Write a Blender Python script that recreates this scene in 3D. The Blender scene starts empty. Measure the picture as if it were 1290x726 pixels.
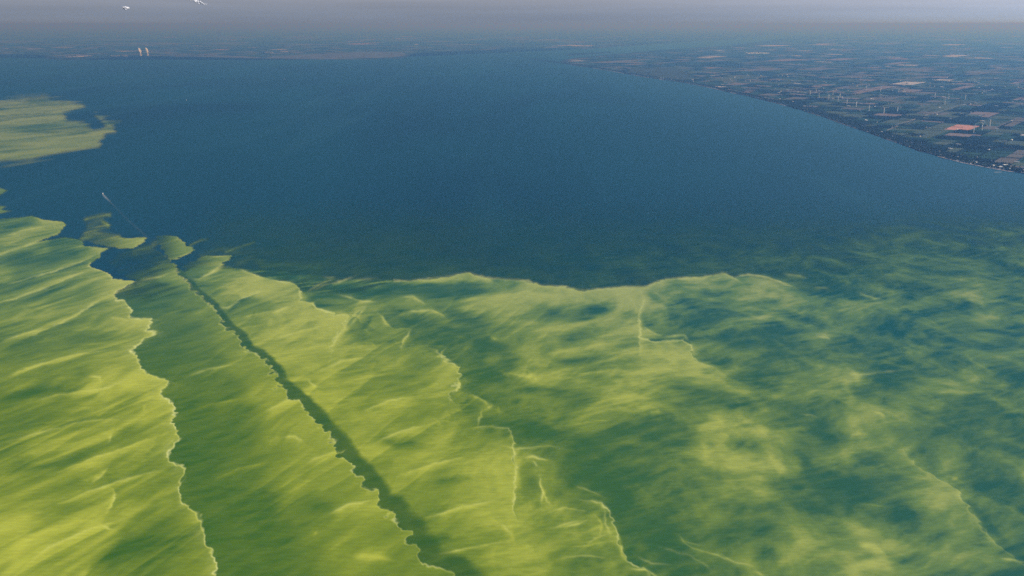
import bpy, bmesh, math, random
import numpy as np
from mathutils import Vector, Matrix

C = bpy.context.scene.collection
R = math.radians

# ---------------------------------------------------------------- camera
H = 1500.0; F = 1117.0; PITCH = R(16.6)          # metres; focal length in pixels of the 1290 px wide photograph
cam_d = bpy.data.cameras.new('camera'); cam = bpy.data.objects.new('camera', cam_d); C.objects.link(cam)
cam.location = (0, 0, H); cam.rotation_euler = (R(90)-PITCH, 0, 0)
cam_d.sensor_width = 36; cam_d.lens = 36*F/1290; cam_d.clip_start = 1; cam_d.clip_end = 900000
bpy.context.scene.camera = cam

# ---------------------------------------------------------------- sky, sun, exposure
SUN_AZ, SUN_EL = R(105), R(42)                     # clockwise from straight ahead
SKY_RAMP = ((0.0, (.195, .240, .335)), (1.0, (.365, .37, .435)), (.28, (.210, .255, .350)), (.65, (.265, .295, .378)))
w = bpy.data.worlds.new('World'); bpy.context.scene.world = w; w.use_nodes = True
nt = w.node_tree; nt.nodes.clear()
wo = nt.nodes.new('ShaderNodeOutputWorld'); bg = nt.nodes.new('ShaderNodeBackground')
sky = nt.nodes.new('ShaderNodeTexSky'); sky.sky_type = 'NISHITA'; sky.sun_disc = False
sky.sun_elevation = SUN_EL; sky.sun_rotation = SUN_AZ; sky.altitude = 1500
sky.air_density = 1.0; sky.dust_density = 2.0; sky.ozone_density = 1.0
bg.inputs['Strength'].default_value = .1
# a thin grey-lilac haze layer lies along the whole horizon
tc = nt.nodes.new('ShaderNodeTexCoord'); sx = nt.nodes.new('ShaderNodeSeparateXYZ')
nt.links.new(tc.outputs['Generated'], sx.inputs[0])
cr = nt.nodes.new('ShaderNodeMapRange'); cr.interpolation_type = 'SMOOTHSTEP'
cr.inputs['From Min'].default_value = 0.02; cr.inputs['From Max'].default_value = .45
cr.inputs['To Min'].default_value = .95; cr.inputs['To Max'].default_value = 0
nt.links.new(sx.outputs['Z'], cr.inputs['Value'])
rp = nt.nodes.new('ShaderNodeValToRGB'); zr = nt.nodes.new('ShaderNodeMapRange')
zr.inputs['From Min'].default_value = .0005; zr.inputs['From Max'].default_value = .034
nt.links.new(sx.outputs['Z'], zr.inputs['Value']); nt.links.new(zr.outputs[0], rp.inputs[0])
for i, (p_, c_) in enumerate(SKY_RAMP):
    e = rp.color_ramp.elements[i] if i < 2 else rp.color_ramp.elements.new(p_)
    e.position = p_; e.color = (*c_, 1)
# the haze is brighter on the sun's side
dt = nt.nodes.new('ShaderNodeVectorMath'); dt.operation = 'DOT_PRODUCT'; dt.inputs[1].default_value = (math.sin(SUN_AZ), math.cos(SUN_AZ), 0)
nt.links.new(tc.outputs['Generated'], dt.inputs[0])
sr = nt.nodes.new('ShaderNodeMapRange'); sr.interpolation_type = 'SMOOTHSTEP'
sr.inputs['From Min'].default_value = -.35; sr.inputs['From Max'].default_value = .85; sr.inputs['To Min'].default_value = 9.7; sr.inputs['To Max'].default_value = 27
nt.links.new(dt.outputs['Value'], sr.inputs['Value'])
sm = nt.nodes.new('ShaderNodeVectorMath'); sm.operation = 'SCALE'; nt.links.new(rp.outputs[0], sm.inputs[0]); nt.links.new(sr.outputs[0], sm.inputs['Scale'])
mx = nt.nodes.new('ShaderNodeMix'); mx.data_type = 'RGBA'
nt.links.new(cr.outputs[0], mx.inputs[0]); nt.links.new(sky.outputs[0], mx.inputs[6]); nt.links.new(sm.outputs[0], mx.inputs[7])
vn = nt.nodes.new('ShaderNodeMapping'); vn.inputs['Scale'].default_value = (2.5, 2.5, 70)
nn = nt.nodes.new('ShaderNodeTexNoise'); nn.inputs['Scale'].default_value = 1.6; nn.inputs['Detail'].default_value = 5
nt.links.new(tc.outputs['Generated'], vn.inputs['Vector']); nt.links.new(vn.outputs[0], nn.inputs['Vector'])
nr = nt.nodes.new('ShaderNodeMapRange'); nr.inputs['From Min'].default_value = .3; nr.inputs['From Max'].default_value = .7; nr.inputs['To Min'].default_value = .93; nr.inputs['To Max'].default_value = 1.07
nt.links.new(nn.outputs['Fac'], nr.inputs['Value'])
vm = nt.nodes.new('ShaderNodeVectorMath'); vm.operation = 'SCALE'; nt.links.new(mx.outputs[2], vm.inputs[0]); nt.links.new(nr.outputs[0], vm.inputs['Scale'])
nt.links.new(vm.outputs[0], bg.inputs['Color']); nt.links.new(bg.outputs[0], wo.inputs['Surface'])

sd = bpy.data.lights.new('sun', 'SUN'); sd.energy = 3.0; sd.angle = R(.5); sd.color = (1, .98, .94)
so = bpy.data.objects.new('sun', sd); C.objects.link(so)
SD = Vector((math.sin(SUN_AZ)*math.cos(SUN_EL), math.cos(SUN_AZ)*math.cos(SUN_EL), math.sin(SUN_EL)))
so.rotation_euler = SD.to_track_quat('Z', 'Y').to_euler()
vs = bpy.context.scene.view_settings
vs.view_transform = 'Standard'; vs.look = 'None'; vs.gamma = 1; vs.use_curve_mapping = False
vs.exposure = 0.0
cy = bpy.context.scene.cycles
cy.volume_bounces = 0; cy.max_bounces = 6; cy.diffuse_bounces = 2; cy.glossy_bounces = 2; cy.transparent_max_bounces = 12
cy.use_denoising = False

# ---------------------------------------------------------------- helpers
def unproject(u, v):
    """photograph pixel(s) -> metres on the lake plane"""
    a = (u-645)/F; b = (363-v)/F
    dz = b*math.cos(PITCH)-math.sin(PITCH); dy = math.cos(PITCH)+b*math.sin(PITCH)
    dz = np.minimum(dz, -1e-4); t = -H/dz
    return a*t, dy*t

def at(u, v, z=0.0):
    x, y = unproject(u, v); return Vector((float(x), float(y), z))

def mpp(v):
    """metres per photograph pixel, across, at row v"""
    return float(unproject(646, v)[0]-unproject(645, v)[0])

def new_obj(name, me, parent=None, loc=None, rz=0.0):
    o = bpy.data.objects.new(name, me); C.objects.link(o)
    if parent is not None: o.parent = parent
    if loc is not None: o.location = loc
    if rz: o.rotation_euler = (0, 0, rz)
    return o

def tag(o, label=None, cat=None, group=None, kind=None):
    for k, val in (('label', label), ('category', cat), ('group', group), ('kind', kind)):
        if val: o[k] = val
    return o

def mesh_from(name, verts, faces, mats, mi=None, smooth=False):
    me = bpy.data.meshes.new(name); me.from_pydata([tuple(q) for q in verts], [], faces)
    for m in (mats if isinstance(mats, (list, tuple)) else [mats]): me.materials.append(m)
    if mi is not None: me.polygons.foreach_set('material_index', mi)
    if smooth: me.polygons.foreach_set('use_smooth', [True]*len(me.polygons))
    me.update(); return me

def mesh_np(name, verts, quads, mats, mi=None, smooth=False):
    me = bpy.data.meshes.new(name); n = quads.shape[1]
    me.vertices.add(len(verts)); me.vertices.foreach_set('co', np.asarray(verts, np.float32).ravel())
    me.loops.add(quads.size); me.loops.foreach_set('vertex_index', quads.astype(np.int32).ravel())
    me.polygons.add(len(quads)); me.polygons.foreach_set('loop_start', np.arange(0, quads.size, n, dtype=np.int32))
    me.polygons.foreach_set('loop_total', np.full(len(quads), n, np.int32))
    for m in (mats if isinstance(mats, (list, tuple)) else [mats]): me.materials.append(m)
    if mi is not None: me.polygons.foreach_set('material_index', np.asarray(mi, np.int32))
    if smooth: me.polygons.foreach_set('use_smooth', np.ones(len(quads), bool))
    me.update(calc_edges=True); me.validate(); return me

class MB:
    """collects simple shapes into one mesh"""
    def __init__(s): s.v = []; s.f = []; s.m = []
    def add(s, vs, fs, m=0):
        o = len(s.v); s.v += [tuple(q) for q in vs]; s.f += [tuple(o+i for i in f) for f in fs]; s.m += [m]*len(fs)
    def box(s, x0, x1, y0, y1, z0, z1, m=0, taper=0.0):
        t = taper
        vs = [(x0, y0, z0), (x1, y0, z0), (x1, y1, z0), (x0, y1, z0), (x0+t, y0+t, z1), (x1-t, y0+t, z1), (x1-t, y1-t, z1), (x0+t, y1-t, z1)]
        s.add(vs, [(3, 2, 1, 0), (4, 5, 6, 7), (0, 1, 5, 4), (1, 2, 6, 5), (2, 3, 7, 6), (3, 0, 4, 7)], m)
    def gable(s, x0, x1, y0, y1, z0, z1, m=0, over=.6):
        ym = (y0+y1)/2; x0 -= over; x1 += over; y0 -= over; y1 += over
        vs = [(x0, y0, z0), (x1, y0, z0), (x1, y1, z0), (x0, y1, z0), (x0, ym, z1), (x1, ym, z1)]
        s.add(vs, [(0, 1, 5, 4), (2, 3, 4, 5), (0, 4, 3), (1, 2, 5), (3, 2, 1, 0)], m)
    def lathe(s, prof, n=20, m=0, cx=0, cy=0, closed=True):
        vs = [(cx+r*math.cos(2*math.pi*i/n), cy+r*math.sin(2*math.pi*i/n), z) for r, z in prof for i in range(n)]
        fs = [(k*n+i, k*n+(i+1) % n, (k+1)*n+(i+1) % n, (k+1)*n+i) for k in range(len(prof)-1) for i in range(n)]
        if closed: fs += [tuple(range(n))[::-1], tuple((len(prof)-1)*n+i for i in range(n))]
        s.add(vs, fs, m)
    def mesh(s, name, mats, smooth=False): return mesh_from(name, s.v, s.f, mats, s.m, smooth)

# ---------------------------------------------------------------- materials
def mat(name, col, rough=.9, spec=.0, var=.0, scale=.01, bump=0, bscale=1.0, col2=None):
    m = bpy.data.materials.new(name); m.use_nodes = True; t = m.node_tree; b = t.nodes['Principled BSDF']
    b.inputs['Base Color'].default_value = (*col, 1); b.inputs['Roughness'].default_value = rough
    b.inputs['Specular IOR Level'].default_value = spec
    if var or col2:
        g = t.nodes.new('ShaderNodeNewGeometry'); n = t.nodes.new('ShaderNodeTexNoise')
        n.inputs['Scale'].default_value = scale; n.inputs['Detail'].default_value = 4
        t.links.new(g.outputs['Position'], n.inputs['Vector'])
        r = t.nodes.new('ShaderNodeMapRange'); r.inputs['From Min'].default_value = .3; r.inputs['From Max'].default_value = .7
        t.links.new(n.outputs['Fac'], r.inputs['Value'])
        x = t.nodes.new('ShaderNodeMix'); x.data_type = 'RGBA'
        x.inputs[6].default_value = (*[c*(1-var) for c in col], 1)
        x.inputs[7].default_value = (*(col2 or [min(1, c*(1+var)) for c in col]), 1)
        t.links.new(r.outputs[0], x.inputs[0]); t.links.new(x.outputs[2], b.inputs['Base Color'])
    return m

M = {}
M['crop'] = mat('crop_green', (.038, .082, .058), var=.25, scale=.004)
M['crop2'] = mat('crop_dark', (.018, .038, .035), var=.25, scale=.004)
M['olive'] = mat('crop_olive', (.095, .125, .085), var=.2, scale=.004)
M['stubble'] = mat('stubble', (.165, .15, .13), var=.15, scale=.005)
M['bare'] = mat('bare_soil', (.25, .195, .18), var=.15, scale=.005)
M['salmon'] = mat('salmon_soil', (.62, .30, .22), var=.1, scale=.008)
M['pale'] = mat('pale_ground', (.55, .50, .50), var=.15, scale=.006)
M['wood'] = mat('woodland_floor', (.010, .022, .018), var=.3, scale=.01)
M['land'] = mat('open_land', (.014, .034, .034), var=.6, scale=.0016, col2=(.060, .066, .060))
M['road'] = mat('road_gravel', (.30, .27, .24), var=.2, scale=.01)
M['shore'] = mat('shore_stone', (.24, .21, .18), var=.3, scale=.03)
M['leaf'] = mat('foliage', (.016, .032, .022), var=.5, scale=.03)
M['leaf2'] = mat('foliage_light', (.035, .055, .028), var=.4, scale=.03)
M['bark'] = mat('bark', (.06, .045, .03))
M['white'] = mat('white_paint', (.88, .88, .86), rough=.5)
M['wall'] = mat('house_wall', (.50, .46, .41), var=.1, scale=.05)
M['wall2'] = mat('house_wall_brick', (.30, .16, .11), var=.1, scale=.05)
M['roof'] = mat('roof_shingle', (.13, .12, .12), var=.2, scale=.05)
M['roof2'] = mat('roof_pale', (.55, .55, .57), rough=.5)
M['roof3'] = mat('roof_brown', (.24, .15, .11), var=.2, scale=.05)
M['glass'] = mat('glasshouse', (.72, .76, .78), rough=.3)
M['concrete'] = mat('tower_concrete', (.52, .52, .54), var=.1, scale=.02)
M['dark'] = mat('dark_glass', (.02, .025, .03), rough=.2)
M['hull'] = mat('hull_paint', (.62, .62, .62), rough=.4)
M['deck'] = mat('deck_paint', (.42, .30, .22), rough=.7)
M['steam'] = mat('steam', (.86, .92, 1.0), rough=1, spec=0)
M['cloud'] = mat('cloud', (.95, .93, .95), rough=1, spec=0)
M['foam'] = mat('foam', (.55, .62, .64), rough=.8)

STEP = 1.0
HAZE_COL = (.17, .46, 1.0); HAZE_D = 4.6e-5; HAZE_G = .45; HAZE_ABS = (.92, .86, 1)
# ---------------------------------------------------------------- algae field
def _hash(ix, iy, seed):
    h = (ix.astype(np.int64)*374761393 + iy.astype(np.int64)*668265263 + seed*974711) & 0xffffffff
    h = ((h ^ (h >> 13))*1274126177) & 0xffffffff
    h = h ^ (h >> 16)
    return h

def gnoise(x, y, seed=0):
    """2-D gradient noise, about -1..1"""
    x0 = np.floor(x); y0 = np.floor(y)
    fx = (x-x0).astype(np.float32); fy = (y-y0).astype(np.float32)
    ux = fx*fx*fx*(fx*(fx*6-15)+10); uy = fy*fy*fy*(fy*(fy*6-15)+10)
    def g(dx, dy):
        a = (_hash(x0+dx, y0+dy, seed) & 1023).astype(np.float32)*(2*math.pi/1024)
        return np.cos(a)*(fx-dx)+np.sin(a)*(fy-dy)
    a = g(0, 0); b = g(1, 0); c = g(0, 1); d = g(1, 1)
    return ((a+(b-a)*ux)*(1-uy)+(c+(d-c)*ux)*uy)*1.5

def fbm(x, y, octv=4, seed=0, gain=.5):
    s = 0; a = 1; t = 0
    for i in range(octv):
        s = s+a*gnoise(x, y, seed+i*17); t += a
        x = x*2.03+13.7; y = y*2.03-7.1; a *= gain
    return s/t

def ridged(x, y, octv=3, seed=0):
    s = 0; a = 1; t = 0
    for i in range(octv):
        s = s+a*(1-np.abs(gnoise(x, y, seed+i*31)*1.6)); t += a
        x = x*2.1+3.3; y = y*2.1+9.2; a *= .5
    return s/t

def sstep(a, b, x):
    t = np.clip((x-a)/(b-a), 0, 1); return t*t*(3-2*t)

def seg_dist(U, V, pts):
    """distance to polyline and side (+ = right of the walking direction on the photo)"""
    best = np.full(U.shape, 1e9, np.float32); side = np.ones(U.shape, np.float32)
    for (ax, ay), (bx, by) in zip(pts[:-1], pts[1:]):
        dx, dy = bx-ax, by-ay; L = dx*dx+dy*dy+1e-9
        t = np.clip(((U-ax)*dx+(V-ay)*dy)/L, 0, 1)
        ex = U-(ax+t*dx); ey = V-(ay+t*dy); d = ex*ex+ey*ey
        m = d < best
        best = np.where(m, d, best)
        side = np.where(m, np.sign(dx*ey-dy*ex+1e-9), side)
    return np.sqrt(best), side

def poly_sdf(U, V, pts):
    """positive inside"""
    p = list(pts)+[pts[0]]
    ins = np.zeros(U.shape, bool); best = np.full(U.shape, 1e9, np.float32)
    for (ax, ay), (bx, by) in zip(p[:-1], p[1:]):
        dx, dy = bx-ax, by-ay; L = dx*dx+dy*dy+1e-9
        t = np.clip(((U-ax)*dx+(V-ay)*dy)/L, 0, 1)
        d = (U-(ax+t*dx))**2+(V-(ay+t*dy))**2
        best = np.minimum(best, d)
        if ay != by:
            c = ((ay > V) != (by > V)) & (U < (bx-ax)*(V-ay)/(by-ay)+ax)
            ins ^= c
    d = np.sqrt(best)
    return np.where(ins, d, -d)

def P(s):
    return [tuple(float(c) for c in q.split(',')) for q in s.split()]

F1 = P('114,332 114,337 126,340 132,342 138,346 143,351.6 171.6,354.5 158,362 143,370 148,378.6 158,378.6 165,390 164,400 193,402 185,417 198,418 173.5,434.5 165,442 177,456 178,465 190,473 214,480 201.5,496.6 216,504 220,522 219,537 225,550 211,575 231,592 227,612 236,639.5 253,647 256,678 265.6,694 271,713 271,726 285,800 305,900 350,1150')
WK = P('186,300.6 200,317 215,327 222,334.6 224,345 233,352 247,369 268.5,388 276,399 286,413 304,428 311,442 326,449 336.5,460 347,472 350,484 375.6,504 390,522 405,539 429,566 441.6,588 456,601 472.7,621 472.7,636 494.7,643 496.5,654 516.7,672.5 513,683.5 531,694.5 540.5,713 570,722 600,752 660,820 760,940 930,1150')
L1 = P('-900,250 -200,262 0,276 21,274.6 40,272 55,277 79,279 84,283 73,296 50,304 25,313 0,321 -400,380 -900,420')
L2 = P('-900,330 0,316 40,306 74,300 83,299 102,302 107,310 138,313 127,319 126,324 114,332')
F2 = P('299,338 322,347 336,351 353.6,354.4 370,357 378,364 380,380 395,382 398.6,388 420,393.6 421.7,397.5 441,396.5 434,408 435,415 425.5,424.5 420,434 417,444')
TOP = P('232,343 246,336 262,330 283,334 299,338 330,340 352,341 378,345 410,347 432,352 450,352 476,351 482,353 515,354 558,349.6 587.6,343 610.8,349.6 653.7,353 665,353.5 683,360 709.5,361 732.6,366 782,362 815,361 838,351 881,349.6 911,343.6 924,349.6 941,346 960.7,348 1000,361')
REG_A = L2+F1+[(-900, 1150)]
REG_B = P('171.6,354.5 150,345 138,330 150,317 170,313 182,305')+WK[1:]+[(350, 1150)]+F1[::-1][1:-7]
REG_R = P('199,311 216,328')+WK[2:]+[(2200, 1150), (2200, 300), (1290, 300), (1180, 320), (1080, 336), (1000, 344)]+TOP[::-1][2:]
P1 = P('100,300 120,297 148,299 165,300 182,298.6 186,301 182,305 167,314 150,313 120,308')
P2 = P('196.5,298 210,296 223,298 233,305 234.5,310 245,312 245,315.5 236,320.5 224.6,327 216,328 210,323 201.5,311')
P3 = P('233,334.5 246,328 262.6,322 291,322 291,325.5 284,331 279,335 262.6,346 249.4,352 238,351 232,343')
PF = P('-900,90 -100,112 0,124 22,120 57,119 66,124 88,125 108,132 106,135 93,140 81.6,144 86,151 104,154 115,158 118,165 126,163 130,158 121,145 139,152 152,154 145.5,158 144,166 134.5,168 123.5,184 99,188 70.6,196 39.7,203.6 13,206 0,207 -900,240')
PS = P('-300,222 0,236 10,240 0,247 -300,262')
PT = P('-300,252 0,259 9,260 3,264 16,266 0,270 -300,280')

# control points: u v value, blended smoothly inside each region
CA = P('')if False else [tuple(map(float, q.split())) for q in '''0 345 .6;60 335 .25;100 318 .15;85 308 .1;115 322 .35;120 335 .5;30 345 .3;20 325 .3;40 290 .35;60 284 .45;10 282 .2;75 288 .6;40 306 .55;10 316 .55;30 360 .5;60 348 .6;10 372 .45;60 370 .4;100 362 .45;85 338 .4;90 350 .6;130 360 .7;160 358 .8;0 400 .55;50 395 .6;100 385 .5;150 395 .5;185 408 .75;0 440 .35;60 430 .45;120 420 .45;165 420 .55;20 475 .55;80 465 .5;140 470 .65;195 480 .75;0 520 .25;60 510 .35;110 520 .45;160 515 .6;205 520 .6;0 570 .4;60 560 .55;120 560 .5;180 560 .45;210 560 .55;20 620 .6;70 610 .5;120 600 .5;170 600 .5;210 620 .35;30 680 .75;80 660 .6;150 650 .55;190 660 .3;230 680 .3;250 660 .5;20 725 .7;80 720 .55;120 715 .6;180 720 .25;230 720 .4;-200 500 .45;-200 700 .5;100 900 .5;-300 1000 .5;-300 380 .5'''.split(';')]
CB = [tuple(map(float, q.split())) for q in '''165 316 .2;195 322 .25;150 330 0;180 335 .05;205 338 .35;180 350 .3;220 348 .7;160 345 .0;170 375 .05;210 370 .2;240 375 .4;190 390 .05;230 400 .3;265 400 .5;210 420 .12;250 430 .3;290 430 .55;200 450 .12;250 460 .3;320 465 .6;230 490 .15;280 490 .3;340 495 .7;240 530 .12;300 530 .3;360 530 .6;395 540 .75;240 570 .1;300 560 .25;340 560 .5;400 570 .65;250 600 .1;310 600 .25;360 600 .6;420 610 .6;265 640 .05;320 640 .15;380 650 .45;440 640 .5;470 630 .7;280 680 .05;340 680 .1;400 680 .35;450 690 .6;490 680 .5;290 725 .05;350 720 .1;410 720 .4;450 715 .65;500 715 .45;350 900 .1;500 850 .5;650 1000 .5'''.split(';')]
CR = [tuple(map(float, q.split())) for q in '''230 335 .3;250 360 .2;270 345 .2;265 370 .55;300 365 .75;280 350 .5;330 362 .85;360 370 .7;300 385 .5;330 395 .6;370 385 .75;410 400 .85;340 420 .7;390 425 .75;370 450 .75;420 440 .7;400 480 .7;440 470 .6;
320 335 .1;350 343 .2;380 350 .25;400 362 .2;420 352 .3;440 362 .1;470 372 .15;455 356 .35;500 366 .08;540 372 .15;590 370 .2;560 350 .7;520 352 .5;600 350 .6;640 362 .45;620 360 .5;410 378 .4;440 380 .5;470 385 .6;540 380 .65;510 378 .6;600 382 .65;640 380 .75;
460 410 .5;490 405 .4;490 425 .5;520 395 .35;550 390 .4;530 410 .3;550 425 .25;580 405 .4;580 425 .3;600 440 .4;530 450 .4;560 445 .4;480 450 .6;500 480 .55;540 490 .65;470 500 .7;430 510 .75;480 540 .65;540 530 .6;500 570 .6;430 545 .6;460 580 .7;560 570 .7;600 560 .7;570 470 .8;
520 620 .55;560 610 .65;610 610 .85;635 590 .9;600 650 .75;640 640 .7;550 660 .5;590 690 .6;640 700 .75;620 725 .7;680 720 .6;680 680 .55;
670 370 .8;700 372 .75;740 372 .8;780 372 .85;803 380 .85;690 395 .4;740 395 .4;770 400 .6;795 420 .9;720 420 .55;660 400 .65;650 425 .45;690 440 .6;740 440 .65;780 445 .75;620 450 .35;600 470 .15;640 480 .35;680 475 .6;720 470 .55;760 480 .6;800 470 .7;
600 500 .4;640 510 .5;625 490 .4;680 510 .35;720 510 .3;640 540 .35;700 550 .2;670 545 .25;740 530 .45;780 510 .5;660 590 .4;700 610 .25;740 590 .2;720 640 .35;680 640 .35;740 660 .5;780 640 .15;820 655 0;760 620 .2;740 700 .55;780 700 .5;800 690 .2;840 690 .02;830 720 .15;880 710 .05;
830 370 .65;870 362 .5;900 355 .65;950 360 .6;990 368 .45;850 385 .35;900 380 .25;940 385 .45;980 385 .35;1020 370 .35;830 410 .4;870 410 .3;910 410 .25;950 410 .35;990 410 .2;850 445 .6;880 480 .65;900 440 .25;940 440 .25;990 440 .15;840 490 .65;
870 500 .3;910 500 .2;950 470 .2;850 540 .25;820 520 .5;790 540 .45;760 560 .25;810 570 .3;830 560 .3;880 540 .6;905 520 .65;900 580 .65;870 600 .4;930 560 .3;950 540 .5;970 580 .45;930 610 .5;960 600 .3;880 650 .4;850 620 .15;920 650 .2;960 640 .15;900 690 .2;940 690 .35;1000 660 .15;
1000 480 .3;1040 450 .3;1060 480 .5;1030 520 .2;980 510 .3;1000 540 .4;1040 560 .1;1030 620 0;1040 650 .05;1000 600 .25;1090 490 .25;1130 490 .15;1160 470 .35;1100 520 .5;1080 540 .4;1120 560 .5;1150 590 .65;1090 580 .2;1110 610 .15;1060 600 .3;1080 640 .35;1130 650 .2;1170 620 .7;1200 650 .6;1150 690 .25;1090 690 .55;1060 720 .6;1010 700 .5;1130 710 .65;1180 700 .6;1230 680 .6;1250 720 .6;1200 725 .55;
1060 350 .15;1060 380 .25;1040 400 .2;1080 410 .15;1110 380 .3;1100 430 .25;1140 410 .3;1180 390 .25;1130 350 .1;1200 350 .1;1160 440 .2;1200 440 .3;1240 420 .35;1220 480 .4;1260 480 .35;1220 380 .5;1250 390 .4;1280 420 .15;1280 380 .2;1200 520 .15;1250 530 .2;1190 560 .15;1240 580 .1;1260 620 .1;1200 600 .15;1270 660 .05;1250 650 .0;1285 560 .15;1290 340 .2;1250 340 .15;1290 690 .2;
1400 400 .3;1400 600 .3;1600 500 .25;1800 700 .3;1300 800 .3;900 850 .25;700 850 .5;1100 1000 .3;1600 1000 .3;700 1050 .4'''.replace('\n', '').split(';') if q.strip()]

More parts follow.
